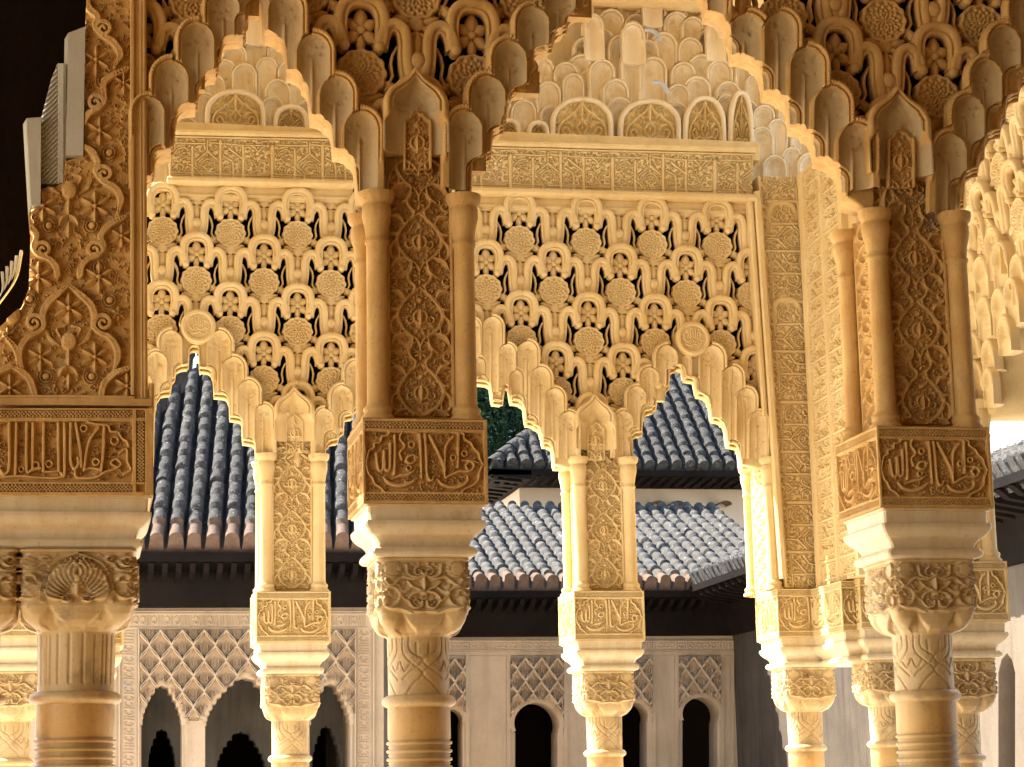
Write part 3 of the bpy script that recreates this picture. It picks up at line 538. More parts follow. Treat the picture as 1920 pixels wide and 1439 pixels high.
# one unit of the pierced lattice: trefoil band, rosette, flower and leaves, boss
def lattice_meshes(m_, q):
    mp = lambda x, y, h: np.stack([x * q, -h * q, -y * q], -1)
    def prof(w, t=13, s=1):
        a = np.linspace(-1, 1, 17); hh = np.where(a < .42, 7.5 * np.sqrt(np.clip(1 - np.abs((a + .29) / .73) ** 3, 0, 1)), 4.2 * np.sqrt(np.clip(1 - np.abs((a - .74) / .3) ** 3, 0, 1))); hh[-1] = 0
        return ([(-w, -t)] + [(w * b_, c) for b_, c in zip(a, hh)] + [(w, -t)]) if s > 0 else [(w, -t)] + [(-w * b_, c) for b_, c in zip(a, hh)] + [(-w, -t)]
    b1 = MB(); mt = lambda x, y, h: mp(x, y, h + np.clip((52 - np.asarray(y)) * .13, -6, 6))
    for s in (1, -1):
        R = lambda pts: [(s * x, y) for x, y in pts]
        sweep(b1, cr(R([(0, 7), (9, 8.2), (17.5, 13.5), (22.5, 24), (23.5, 38), (22.5, 50), (20, 58)]), 5), prof(8, 13, s), mt)
        sweep(b1, cr(R([(22, 60), (24, 48), (29, 38), (37, 34.5), (44.5, 39), (48, 50), (48.5, 66), (49.5, 80), (52, 93), (54, 102)]), 5), prof(8, 12.4, s), mt)
        disc(b1, s * 19.5, 60, 6, 5, 4, mp, 12)
    sweep(b1, [(62, 79), (62, 90), (62, 104)], [(-13, -12), (-13, 4.5), (13, 4.5), (13, -12)], mt); disc(b1, 62, 74, 12, -1, .5, mp, 12); disc(b1, 62, 73, 9, 2, 4, mp, 10)
    mq = mp; mp = lambda x, y, h: mq(x, y, h - 6)
    b2 = MB(); disc(b2, 0, 89, 28, 3, 0, mp, 11, 'rosette')
    b4 = MB()
    for a in ((0, 37, 0, 13, 7.5), (1, 38, 17, 27, 6.5), (-1, 38, -17, 27, 6.5), (2, 40, 17, 52, 6.5), (-2, 40, -17, 52, 6.5), (0, 44, 0, 66, 5)): leafm(b4, a[:2], a[2:4], a[4], 5, mp, 8)
    disc(b4, 0, 39, 4.5, 4, 2, mp, 8); b3 = MB()
    for s in (1, -1):
        sweep(b3, [(s * 40, 56), (s * 35, 66), (s * 33, 76), (s * 35, 90), (s * 26, 108)], [(-1.6, -10), (-1.6, 1), (0, 2.5), (1.6, 1), (1.6, -10)], mp)
        for a in ((25, 96, 42, 112, 6), (3, 120, 26, 112, 5.5), (3, 123, 27, 131, 5.5), (2, 130, 22, 143, 3.5)): leafm(b3, (s * a[0], a[1]), (s * a[2], a[3]), a[4], 4.5, mp, 9)
    disc(b3, 0, 121, 8.5, 3, 2, mp, 9); leafm(b3, (0, 126), (0, 160), 8, 6, mp, 10)
    return b1.mesh('trefoil_band', m_), b2.mesh('rosette', m_), b4.mesh('flower', m_), b3.mesh('leaf_spray', m_)
def disc(mb, cx, cy, R, h, dome, mp, t=8, kind=None):
    nr, na = (24, 96) if kind else (5, 20); rr = np.linspace(0, 1, nr)[:, None]; a = np.linspace(0, 2 * PI, na, endpoint=False)[None]
    sc_ = 1 + (.035 * np.cos(12 * a) if kind else 0); H = h + dome * np.sqrt(np.clip(1 - rr ** 2, 0, 1)) + 0 * a
    if kind: H = 4 + 1.8 * ((rr > .86) & (rr < .97)) + 2.3 * np.cos(12 * a) * np.cos(rr * 21) * ((rr > .2) & (rr < .84)) + .9 * np.cos(24 * a + 2) * (rr > .5) * (rr < .84) + 1.5 * np.cos(6 * a) * (rr < .22) * (rr > .06) - 2.5 * (rr > .98)
    X = cx + R * rr * np.cos(a) * sc_; Yv = cy + R * rr * np.sin(a) * sc_; P = mp(X, Yv, H); i = np.arange(nr * na).reshape(nr, na); j = np.roll(i, -1, 1)
    mb.add(P, np.stack([i[:-1], j[:-1], j[1:], i[1:]], -1).reshape(-1, 4))
    E = np.concatenate([P[-1], mp(X[-1], Yv[-1], H[-1] * 0 - t)]); k = np.arange(na); k2 = (k + 1) % na
    mb.add(E, np.stack([k, k2, k2 + na, k + na], 1)); return mb

# ================================================================== the place
def X_at(px, py, Y): return float(W(px, py, Y)[0])
HB = 117.5 / K
# ---- ground and the roofed gallery the camera stands in
g = MB(); g.add([(-150, -40, 0), (150, -40, 0), (150, 160, 0), (-150, 160, 0)], [(0, 1, 2, 3)]); tag(g.build('court_floor', PAVE), kind='structure')
g = MB(); box(g, (-6, 1.3, 4.6), (9, Y1 + .3, 4.9)); box(g, (-6, -3, 4.6), (9, .8, 4.9)); box(g, (-6, -3.2, 0), (9, -3, 6)); box(g, (9, -3, 0), (9.2, Y1, 4.9)); tag(g.build('gallery_room', GALLERY, None, False), kind='structure')  # room out of view, its roof slot added to bounce sun onto the arcade
g = MB(); g.add([(-6, -3, .004), (9, -3, .004), (9, Y1 - .2, .004), (-6, Y1 - .2, .004)], [(0, 1, 2, 3)]); tag(g.build('gallery_floor', GALLERY), kind='structure')

g = MB(); box(g, (-1.85, Y1 + .3, 5.7), (4.4, Y2 + .5, 5.95)); tag(g.build('pavilion_roof', PALE, None, False), kind='structure')  # out of view; left edge cut to limit how far the sun reaches
# ---- near arcade: columns, piers
GN = 'near columns of the shaded arcade'; GP = 'carved piers above the near columns'
for px, py, lab in ((797.5, 785, 'marble column in the shade with square motto block, standing left of the tree'), (1750, 800, 'shaded marble column with motto block beside the corner pier, at the right')):
    x = X_at(px, py, Y1); dz = float(W(px, py, Y1)[2]) - HT
    column(x, Y1 + HB, dz, lab, GN)
    pier(x, Y1 + HB, dz, 'brown carved pier with colonnettes ' + ('between the two tall stepped arches' if px < 1000 else 'in front of the inscribed corner pier'), GP)
xa = X_at(150, 860, Y1 + HB); dza = float(W(288, 765, Y1)[2]) - HT
column(xa, Y1 + HB, dza, 'thick marble column with plumed capital under the wide text block', GN, cap=M_CAPL, wide=1.2, aba=False)
column(xa - 205 / K, Y1 + HB, dza, 'second thick marble column, mostly cut off by the left picture edge', GN, cap=M_CAPL, wide=1.2, aba=False)
t = thing('impost_block', 'wide carved impost block with a long line of tall script over two columns', 'impost block', tuple(W(288, 765, Y1)))
WI = wide_inscription(); o0 = np.array(t.location)
mb = MB(); PX, PY = np.meshgrid(WI.x, WI.y); P = W(PX, PY, Y1); P[..., 1] -= (WI.H - 5) * RD / K; grid(mb, P - o0, (0, 1, 0), 2 * HB); mb.build('inscription_panel', PLASTER, t)
xl, xr = X_at(-60, 845, Y1), X_at(285, 845, Y1)
mb = sq_loft(MB(), [(h, z + dza) for h, z in ABA], ext=(xl, xr - 2 * HB * 0 - 112 / K), c=(0, Y1 + HB)); ob = mb.build('abacus', ABAM, t, False); ob.location = -o0

# ---- carved wall at the left, broken off in steps
CF = carved_field()
LEFTEDGE = [(165, -60), (160, 40), (160, 160), (158, 290), (122, 300), (118, 345), (75, 352), (72, 388), (58, 392), (56, 470), (54, 540), (40, 575), (0, 610), (-40, 640)]
t = thing('carved_wall', 'brown stucco wall carved with scrolls, six-petalled flowers and pine cones, left edge stepped', 'wall', tuple(W(129, 748, Y1 + .03))); o0 = np.array(t.location)
PX, PY = np.meshgrid(CF.x, CF.y); lx = np.interp(PY, [p[1] for p in LEFTEDGE], [p[0] for p in LEFTEDGE])
U = np.clip((PX - CF.x[0]) / (CF.x[-1] - CF.x[0]), 0, 1); PXw = lx + U * (250 - lx); P = W(PXw, PY, Y1 + .03); P[..., 1] -= (CF.at(PXw, PY) - 6) * 1.7 / K
mb = MB(); grid(mb, P - o0, (0, 1, 0), .25); mb.build('carved_field', PLASTER, t)
fr = lambda x, y, h: W(x, y, Y1 + .03) - h[..., None] / K * np.array([0, 1, 0]) - o0
mb = MB(); band = lambda w: [(-w, -30), (-w, 3), (-w * .6, 9), (w * .6, 9), (w, 3), (w, -30)]
sweep(mb, [(248, -60), (248, 300), (249, 742)], band(4), fr); sweep(mb, [(258, -60), (258, 300), (260, 748)], [(-7, -30), (-7, 6), (-3, 2), (3, 2), (7, 8), (7, -30)], fr)
sweep(mb, [(-20, 745), (120, 745), (252, 747)], band(3.5), fr); sweep(mb, [(-20, 755), (120, 755), (284, 757)], [(-7, -40), (-7, 10), (7, 14), (7, -40)], fr); mb.build('frame_moulding', PLASTER, t, False)
mb = MB()
for k in (0, 1):
    x = (270, 288)[k]; sweep(mb, [(x - 4, 775), (x - 4, 720)] if k else [(270, -60), (270, 300), (272, 748)], [(-5, -60), (-5, 2), (-2, 6), (2, 6), (5, 2), (5, -60)], fr)
mb.build('corner_bead', PLASTER, t)
def strip(name, m_, poly, Y, d, par):
    o_ = np.array(par.location); mb = MB(); A = np.array([W(x, y, Y) for x, y in poly]) - o_; n = len(A)
    mb.add(np.concatenate([A, A + (0, d, 0)]), [(0, 1, 2, 3), (4, 7, 6, 5)] + [(k, (k + 1) % 4, (k + 1) % 4 + 4, k + 4) for k in range(4)]); return mb.build(name, m_, par, False)
for lab, poly in (('upper pale plaster strip set along the broken edge of the carved wall', [(128, 62), (160, 50), (156, 291), (123, 291)]), ('lower pale plaster strip beside the dark opening of the carved wall', [(50, 222), (77, 220), (76, 384), (59, 386)])):
    s_ = thing('plaster_strip', lab, 'strip', tuple(W(*poly[2], Y1 + .02)), 'pale strips on the broken wall edge'); strip('plaster_face', GREYPL, poly, Y1 + .02, .2, s_)
    strip('plaster_side', GREYPL, [(poly[0][0] - 7, poly[0][1] + 12), poly[0], poly[3], (poly[3][0] - 6, poly[3][1] + 20)], Y1 + .06, .2, s_)
t = thing('rope_moulding', 'dark curved moulding cut with slanting cords between the two pale strips', 'moulding', tuple(W(100, 330, Y1 + .05))); o0 = np.array(t.location)
RM = Relief(74, 126, 120, 345, 1.); 
for y in range(90, 380, 9): RM.stroke([(78, y + 16), (92, y + 4), (108, y - 12)], 2, 5, 'r')
RM.rect(109, 120, 120, 345, 5); RM.wear(3, .4)
PX, PY = np.meshgrid(RM.x, RM.y); lx = np.interp(PY, [120, 150, 220, 345], [108, 96, 78, 76]); PXw = lx + (PX - 74) / 52 * (124 - lx); P = W(PXw, PY, Y1 + .05); P[..., 1] -= RM.at(PXw, PY) / K
mb = MB(); grid(mb, P - o0, (0, 1, 0), .2); mb.build('corded_face', GREYPL, t)
mb = MB(); fr2 = lambda x, y, h: W(x, y, Y1 + .1) - h[..., None] / K * np.array([0, 1, 0]) - o0
for k in range(5): sweep(mb, cr([(40 - 9 * k, 470 + 10 * k), (28 - 6 * k, 520 + 8 * k), (-10 - 4 * k, 575 + 5 * k)], 5), [(-2.5, -20), (-2.5, 2), (2.5, 2), (2.5, -20)], fr2)
mb.build('cord_ends', GREYPL, t)
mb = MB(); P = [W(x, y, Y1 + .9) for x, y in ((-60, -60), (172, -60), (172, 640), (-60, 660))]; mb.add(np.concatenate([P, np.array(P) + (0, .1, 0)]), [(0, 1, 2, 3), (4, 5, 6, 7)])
tag(mb.build('dark_room_sheet', DARKPL), 'black sheet standing for the darkness of the room left of the carved wall', 'wall')  # black sheet added where the room is only dark

# ---- stepped muqarnas arches of the near arcade
YA = Y1 + .03
def polyslab(name, pts, Y, d, m_, par, bev=.012):
    P = W(np.array([p[0] for p in pts], float), np.array([p[1] for p in pts], float), Y); o_ = np.array(par.location)
    return slab(name, [(p[0], p[2]) for p in P], d, m_, par, lambda x, z, h: np.stack([x - o_[0], np.full_like(x, Y + d / 2 - o_[1]) - h, z - o_[2]], -1), bev)
def scallop(pts, k=5):                      # every step of the outline becomes a small quarter arch
    out = []
    for (x0, y0), (x1, y1) in zip(pts[:-1], pts[1:]):
        if abs(x1 - x0) < 4 or abs(y1 - y0) < 4: out.append((x0, y0)); continue
        for t_ in range(k):
            a = t_ / k * PI / 2
            out.append((x0 + (x1 - x0) * (math.sin(a)), y0 + (y1 - y0) * (1 - math.cos(a))) if (y1 > y0) else (x0 + (x1 - x0) * (1 - math.cos(a)), y0 + (y1 - y0) * math.sin(a)))
    return out + [pts[-1]]
NEARARCH = 'stepped arches of the near arcade'
def inpoly(X, Y, pl):
    ins = np.zeros(X.shape, bool); pl = np.array(pl, float)
    for (xa, ya), (xb, yb) in zip(pl, np.roll(pl, -1, 0)):
        if ya != yb: ins ^= ((ya > Y) != (yb > Y)) & (X < (xb - xa) * (Y - ya) / (yb - ya) + xa)
    return ins
def finger(X, Y, cx, top, w, side, small, seed):        # hood on the outer side, smooth hollow shaft below: (inside, height, hollow)
    x = (X - cx) / w; z = (top - Y) / w; zc = -.54; up = z > zc; zr = np.maximum(z - zc, 0) / 1.08
    rad = np.where(up, np.hypot(x, zr), np.abs(x)); outer = side * x > -.02 if side else np.ones(x.shape, bool); lim = np.where(outer, .5, .36); d = lim - rad
    arc = np.where(up, np.arctan2(x, zr + 1e-4) * .42, np.sign(x) * (.66 + zc - z)); rm = sstep((side * x + .16) / .14) if side else 1.
    fade = sstep((z - (zc - .75)) / .3) * rm; D = .5 - rad
    rim = .085 * sstep(D / .03) + .02 * sstep((D - .03) / .02) * (1 - sstep((D - .075) / .02)) * (.55 + .45 * np.cos(arc * 90)) - .095 * sstep((D - .08) / .02) + .06 * sstep((D - .105) / .02) * (1 - sstep((D - .145) / .02)) * (.7 + .3 * np.cos(arc * 120))
    q = np.clip(rad / .35, 0, 1); hol = -.22 * np.sqrt(np.clip(1 - q ** 2.4, 0, 1)); crease = .05 * np.exp(-(x / .03) ** 2) * sstep((zc - .02 - z) / .25)
    g = np.random.default_rng(seed); chip = sum(-.035 * np.exp(-((x - g.uniform(-.28, .28)) ** 2 + (z + g.uniform(.2, .75)) ** 2) / g.uniform(.0008, .003)) for _ in range(9))
    return d > -.03, np.where(d > 0, rim * fade * (0.5 if small else 1) + hol + crease + chip, -.12), rad < .35
def arch_sheet(par, outer, inner, bound, Y, st, m_rim, m_hol, bias, tiers=False):
    o_ = np.array(par.location); op = scallop(bound, 6) + [(bound[-1][0], bound[-1][1] + 1500), (bound[0][0], bound[0][1] + 1500)]; ax = min(bound, key=lambda p: p[1])[0]
    x0 = min(c - w * .6 for c, t_, w, b_ in outer + inner); x1 = max(c + w * .6 for c, t_, w, b_ in outer + inner); y0 = max(-45, min(t_ for c, t_, w, b_ in outer) - 4); y1 = max(b_ for c, t_, w, b_ in outer + inner)
    X, Yv = np.meshgrid(np.arange(x0, x1, st), np.arange(y0, y1, st)); H = np.zeros(X.shape); ID = np.full(X.shape, -1); HO = np.zeros(X.shape, bool)
    L = [(c, t_, w, b_, 0) for c, t_, w, b_ in sorted(outer, key=lambda p: p[1] if tiers else abs(p[0] - ax))] + [(c, t_, w, b_, 1) for c, t_, w, b_ in sorted(inner, key=lambda p: abs(p[0] - ax))]
    for k, (c, t_, w, b_, small) in enumerate(L):
        sd = 0 if tiers or abs(c - ax) < w * .3 else (1 if c > ax else -1); ins, h, ho = finger(X, Yv, c, t_, w, sd, small, k); ins &= Yv < b_
        H[ins] = h[ins] * w + bias * (-2.2 if small else .25 * (abs(c - ax) / w if not tiers else (t_ - y0) / 12)); ID[ins] = k; HO[ins] = ho[ins]
    ID[inpoly(X, Yv, op)] = -1; s = scl(X.mean(), Yv.mean(), Y); P = W(X, Yv, Y); P[..., 1] -= H * s; P = (P - o_).reshape(-1, 3)
    q = gq(*X.shape); f = ID.ravel()[q]; ok = (f >= 0).all(1)
    for k in range(len(L)):
        sel = ok & (f[:, 2] == k)
        if sel.sum() < 30: continue
        u_, inv = np.unique(q[sel], return_inverse=True); mb = MB(); mb.add(P[u_], inv.reshape(-1, 4)); me = mb.mesh('niche', m_rim); me.materials.append(m_hol)
        if len(me.polygons) == sel.sum(): me.polygons.foreach_set('material_index', HO.ravel()[q[sel]].all(1).astype(int))
        link('inner_niche' if L[k][4] else 'niche', me, par)
def arch(label, group, kind, outer, inner, bound, outl, mat_core, Y, base, dd=.34):
    t = thing('muqarnas_arch', label, 'arch', tuple(W(*base, Y)), group); s_ = scl(*base, Y); o_ = np.array(t.location); k = K * s_; u_ = .65 if kind == 'f' else 1.
    if kind == 'n': ls = ((.0, .07, -16 * u_), (.07, .07, -9 * u_), (.15, .09, 0), (.25, .08, -8 * u_))
    else: ls = ((.0, .07, -9), (.07, .08, 0), (.16, .10, -6))
    for y_, d_, dy in ls:
        bd = [(x, y + dy) for x, y in bound]; Yl = Y + .045 + y_; polyslab('soffit_tier', scallop(bd, 5) + outl, Yl, d_ - .004, mat_core, t, .008); mb = MB()
        sweep(mb, np.array(scallop(bd, 5)), [(-3 * u_, -3), (-3.4 * u_, 2), (0, 4.5), (3 * u_, 2), (3 * u_, -3)], lambda x, y, h: W(x, y, Yl) - h[..., None] * s_ * np.array([0, 1, 0]) - o_); mb.build('tier_bead', mat_core, t)
    mx = max(b_ for *_, b_ in outer); outer = [(c, t_, w, min(b_ + 85 * u_, mx)) for c, t_, w, b_ in outer]
    arch_sheet(t, outer, inner, [(x, y + ls[0][2]) for x, y in bound], Y, 1.25 if kind == 'n' else .85, mat_core, FINGER if kind == 'n' else SPECK, 8 if kind == 'n' else 5)
    return t
OL = [(281, 172, 78, 345), (322, 102, 88, 280), (371, 30, 86, 220), (420, -30, 84, 160), (478, -75, 84, 90), (535, -28, 90, 150), (587, 52, 86, 235), (630, 132, 86, 300), (676, 197, 88, 355)]
IL = [(303, 268, 44, 350), (346, 205, 46, 300), (390, 140, 44, 235), (432, 72, 44, 160), (458, 20, 32, 90), (507, 75, 46, 160), (549, 152, 46, 240), (598, 228, 46, 300), (650, 296, 48, 365)]
BL = [(262, 380), (285, 340), (287, 322), (300, 293), (322, 290), (325, 266), (338, 212), (368, 205), (375, 178), (382, 155), (406, 143), (412, 118), (420, 84), (445, 76), (457, 74), (462, 55), (464, 22), (480, 9), (494, 22), (497, 70), (522, 80), (536, 98), (540, 140), (570, 165), (582, 190), (585, 226), (610, 238), (626, 262), (628, 290), (655, 303), (668, 322), (671, 352), (674, 380)]
TL = [(692, 384), (692, 240), (640, 180), (590, 100), (540, 10), (500, -50), (460, -50), (420, 10), (370, 80), (322, 150), (280, 220), (256, 260), (256, 384)]
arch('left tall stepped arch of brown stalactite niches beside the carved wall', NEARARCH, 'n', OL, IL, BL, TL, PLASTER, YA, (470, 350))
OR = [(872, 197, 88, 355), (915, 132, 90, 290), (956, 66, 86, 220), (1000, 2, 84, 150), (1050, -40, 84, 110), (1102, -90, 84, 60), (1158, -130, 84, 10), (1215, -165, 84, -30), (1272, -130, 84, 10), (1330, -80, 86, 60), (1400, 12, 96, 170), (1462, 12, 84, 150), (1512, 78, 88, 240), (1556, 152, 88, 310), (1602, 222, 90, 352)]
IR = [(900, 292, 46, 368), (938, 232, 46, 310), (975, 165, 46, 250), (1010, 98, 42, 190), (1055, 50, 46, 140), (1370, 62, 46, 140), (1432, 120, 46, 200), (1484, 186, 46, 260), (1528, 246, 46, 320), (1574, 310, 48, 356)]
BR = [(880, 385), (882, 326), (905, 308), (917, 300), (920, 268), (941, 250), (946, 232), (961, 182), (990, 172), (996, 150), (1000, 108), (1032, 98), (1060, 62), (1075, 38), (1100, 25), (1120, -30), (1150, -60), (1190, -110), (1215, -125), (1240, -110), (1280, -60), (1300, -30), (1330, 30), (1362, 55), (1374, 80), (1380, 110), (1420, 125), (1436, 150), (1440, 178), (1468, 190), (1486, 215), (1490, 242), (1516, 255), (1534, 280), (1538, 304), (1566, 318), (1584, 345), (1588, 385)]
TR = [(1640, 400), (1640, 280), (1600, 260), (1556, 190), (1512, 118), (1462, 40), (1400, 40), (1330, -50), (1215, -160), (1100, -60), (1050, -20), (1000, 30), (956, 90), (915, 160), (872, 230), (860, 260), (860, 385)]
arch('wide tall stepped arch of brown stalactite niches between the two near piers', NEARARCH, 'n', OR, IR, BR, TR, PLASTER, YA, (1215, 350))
OQ = [(1782, 240, 84, 400), (1816, 168, 84, 330), (1850, 100, 84, 260), (1884, 36, 86, 200), (1925, -30, 86, 140)]
IQ = [(1806, 330, 44, 395), (1850, 258, 44, 330), (1880, 190, 44, 260), (1912, 120, 44, 200)]
BQ = [(1803, 392), (1806, 345), (1830, 330), (1842, 300), (1848, 270), (1872, 258), (1882, 230), (1886, 200), (1906, 190), (1918, 160), (1960, 150)]
arch('right end stepped arch of brown niches, cut by the picture edge', NEARARCH, 'n', OQ, IQ, BQ, [(1960, -30), (1925, -10), (1880, 70), (1850, 130), (1816, 200), (1775, 280)], PLASTER, YA, (1800, 390))
def tongue(par, px, top, w, bot, Y, m_, k):
    x = np.linspace(-.5, .5, 50); tp = top + w * .5 * (1 - np.sqrt(np.clip(1 - (2 * x) ** 2 * .98, 0, 1))) - w * .25 * np.exp(-(x / .12) ** 2); v = np.linspace(0, 1, 110)
    X = np.repeat(x[None], 110, 0); Yv = tp[None] + v[:, None] * (bot - tp[None]); h = ARA.at(779 + X * w / k, 380 + (Yv - top) / k); e = np.minimum(.5 - np.abs(X), 1) * w / k; h = np.maximum(h, 7 * (e < 3.2)); s = scl(px, top, Y)
    P = W(px + X * w, Yv, Y); P[..., 1] -= (h * 1.6 + 4) * s * k; mb = MB(); grid(mb, P - np.array(par.location), (0, 1, 0), .02); mb.build('carved_tongue', m_, par)
for px, py, w, lab in ((780, 148, 122, 'pointed niche crowning the brown pier between the tall arches'), (1684, 183, 118, 'pointed niche crowning the brown pier at the right')):
    t = thing('crowning_niche', lab, 'niche', tuple(W(px, py + 200, YA)), 'pointed niches above the near piers')
    put_niche(t, 'n', px, py, w, py + 138, YA - .03, True); tongue(t, px + 1, py + 68, w * .42, py + 172, Y1 + .050, PLASTER, 1.)

# ---- pierced lattice fields
def screen(name, label, group, poly, Y, org, sp, mats, keep, back_d, mat_back, kf, rows, cols, frame=None):
    Y += .035
    t = thing(name, label, 'lattice', tuple(W(*org, Y)), group); s = scl(*org, Y); q = sp * s / 124.; pz = sp * s * 92 / 124
    ms = lattice_meshes(mats, q)
    for r_ in range(*rows):
        for c_ in range(*cols):
            x = (c_ + (.5 if r_ % 2 else 0)) * sp * s; z = -r_ * pz
            P = np.array(t.location) + (x, 0, z); cpt = M @ (P - EYE); px, py = 960 + F * cpt[0] / cpt[2], 719.5 + F * cpt[1] / cpt[2]; k = sp / 124.
            for me, oy in zip(ms, (45, 89, 40, 120)):
                if keep(px, py + oy * k * .8, k) and (py > 335 or Y < 8 or oy > 100): link(me.name, me, t, (x, 0, z))
    polyslab('backing', poly, Y + back_d, .05, mat_back, t, .004)  # black sheet that paints the shade inside the lattice holes
    return t
PN = [(262, 220), (281, 170), (322, 100), (371, 30), (420, -40), (480, -90), (535, -40), (587, 50), (630, 130), (676, 195), (735, 250), (779, 300), (830, 250), (872, 195), (915, 130), (956, 66), (1000, 0), (1050, -45), (1215, -170), (1330, -85), (1400, 5), (1462, 5), (1512, 75), (1556, 150), (1602, 220), (1650, 270), (1684, 300), (1730, 280), (1782, 240), (1816, 165), (1850, 100), (1884, 35), (1925, -30)]
path_n = lambda x: np.interp(x, [p[0] for p in PN], [p[1] for p in PN])
seg = lambda a, b_, dy: [(x, y + dy) for x, y in PN if a <= x <= b_]
GL = 'pierced lattice fields above the near arcade'
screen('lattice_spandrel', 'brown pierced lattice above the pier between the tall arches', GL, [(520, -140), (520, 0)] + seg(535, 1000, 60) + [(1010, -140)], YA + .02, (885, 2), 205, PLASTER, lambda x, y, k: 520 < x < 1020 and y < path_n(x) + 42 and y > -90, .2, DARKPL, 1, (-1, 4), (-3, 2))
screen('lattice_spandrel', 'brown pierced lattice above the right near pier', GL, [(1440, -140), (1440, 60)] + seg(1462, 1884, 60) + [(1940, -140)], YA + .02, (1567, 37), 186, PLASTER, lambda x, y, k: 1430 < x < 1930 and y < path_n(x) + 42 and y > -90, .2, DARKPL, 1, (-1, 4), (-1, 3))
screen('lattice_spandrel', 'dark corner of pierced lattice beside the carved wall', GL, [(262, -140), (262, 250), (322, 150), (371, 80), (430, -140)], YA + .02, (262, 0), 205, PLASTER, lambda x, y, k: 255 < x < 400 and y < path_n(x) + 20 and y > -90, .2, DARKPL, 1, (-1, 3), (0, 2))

# ================================================================== sunlit far arcade across the small court
YP = Y2 + .03
GM = 'columns of the far arcade'; GQ = 'carved piers above the far columns'
def far_column(px, py, Y, lab, plab, dzoff=0.):
    P = W(px, py, Y); x = float(P[0]); dz = float(P[2]) - HT
    column(x, Y + HB, dz, lab, GM, M_BLOCK_FAR)
    if plab: pier(x, Y + HB, dz, plab, GQ, False)
    return x, dz
far_column(550.5, 1109, Y2, 'pale marble column with motto block in front of the large grey roof', 'cream carved pier with colonnettes in front of the large grey roof')
far_column(1142, 1108, Y2, 'pale marble column with motto block between the two sunlit stepped arches', 'cream carved pier with colonnettes between the two sunlit stepped arches')
# ---- lower stepped arches
FARARCH = 'sunlit stepped arches of the far arcade'
PP = [(262, 700), (294, 662), (322, 622), (345, 600), (373, 572), (402, 600), (412, 624), (437, 672), (465, 714), (489, 760), (520, 790), (554, 800), (580, 795), (605, 771), (642, 727), (664, 680), (690, 640), (780, 575), (850, 590), (884, 596), (920, 598), (943, 640), (987, 645), (1008, 690), (1036, 727), (1061, 773), (1090, 800), (1116, 812), (1142, 800), (1170, 772), (1195, 727), (1216, 690), (1248, 648), (1275, 620), (1302, 596), (1325, 625), (1338, 648), (1372, 690), (1396, 730), (1425, 775)]
path_f = lambda x: np.interp(x, [p[0] for p in PP], [p[1] for p in PP])
def medallion(par, cx, cy, r, Y):
    s = scl(cx, cy, Y); Rm = Relief(-26, 26, -26, 26, .8); d = np.hypot(Rm.x[None], Rm.y[:, None])
    for x in (-12, -6, 0, 6, 11): Rm.stroke([(x * .9, -20 + abs(x) * .5), (x * .8, -2)], 1.5, 3, smooth=False)
    for p in ([(-20, 2), (-12, 8), (-4, 2), (4, 8), (14, 2), (20, 6)], [(-18, 12), (-8, 16), (2, 12), (12, 17), (18, 10)], [(-14, -8), (-20, -2), (-14, 4)], [(13, -14), (19, -6), (13, 2)]): Rm.stroke(p, 1.5, 3)
    Rm.fill(77, 120, 1.5, 3, 2.4); mb = MB(); nr, na = 40, 96; rr = np.linspace(0, 1, nr)[:, None]; a = np.linspace(0, 2 * PI, na, endpoint=False)[None]
    X = 1.45 * 26 * rr * np.cos(a); Yv = 1.45 * 26 * rr * np.sin(a); R_ = 1.45 * rr + 0 * a
    H = np.where(R_ < 1, 2 + Rm.at(X, Yv) * (R_ < .94), 0) + 6 * np.sqrt(np.clip(1 - ((R_ - 1.2) / .2) ** 2, 0, 1)) - .9 * (np.abs(R_ - 1.2) < .05) * (.5 + .5 * np.cos(a * 40))
    k = r / 26 * s; P = np.stack([X * k, -H * k, -Yv * k], -1) + W(cx, cy, Y) - np.array(par.location); i = np.arange(nr * na).reshape(nr, na); j = np.roll(i, -1, 1)
    mb.add(P, np.stack([i[:-1], j[:-1], j[1:], i[1:]], -1).reshape(-1, 4)); E = np.concatenate([P[-1], P[-1] + (0, .08, 0)]); q = np.arange(na); mb.add(E, np.stack([q, (q + 1) % na, (q + 1) % na + na, q + na], 1))
    mb.build('medallion', PALE, par)
YF = Y2 + .02
B1 = [(286, 875), (287, 850), (291, 768), (296, 752), (299, 746), (318, 741), (321, 722), (326, 716), (328, 704), (352, 692), (353, 672), (357, 661), (365, 657), (373, 661), (375, 697), (386, 698), (398, 708), (402, 745), (416, 746), (428, 754), (432, 788), (448, 790), (455, 802), (456, 832), (471, 834), (480, 846), (481, 875)]
O1 = [(266, 690, 54, 800), (294, 652, 54, 760), (322, 612, 56, 695), (410, 612, 60, 700), (437, 662, 56, 742), (465, 706, 54, 785), (494, 752, 48, 850)]
I1 = [(300, 738, 28, 775), (316, 714, 28, 748), (340, 680, 28, 712), (391, 684, 30, 712), (414, 732, 30, 760), (440, 776, 30, 802), (464, 820, 30, 846)]
a1 = arch('sunlit stepped arch with round medallion framing the large grey tiled roof', FARARCH, 'f', O1, I1, B1, [(505, 875), (505, 790), (489, 770), (465, 730), (437, 690), (412, 640), (402, 612), (373, 590), (345, 612), (322, 640), (294, 680), (262, 720), (262, 875)], PALE, YF, (373, 870))
medallion(a1, 372, 612, 23, YF)
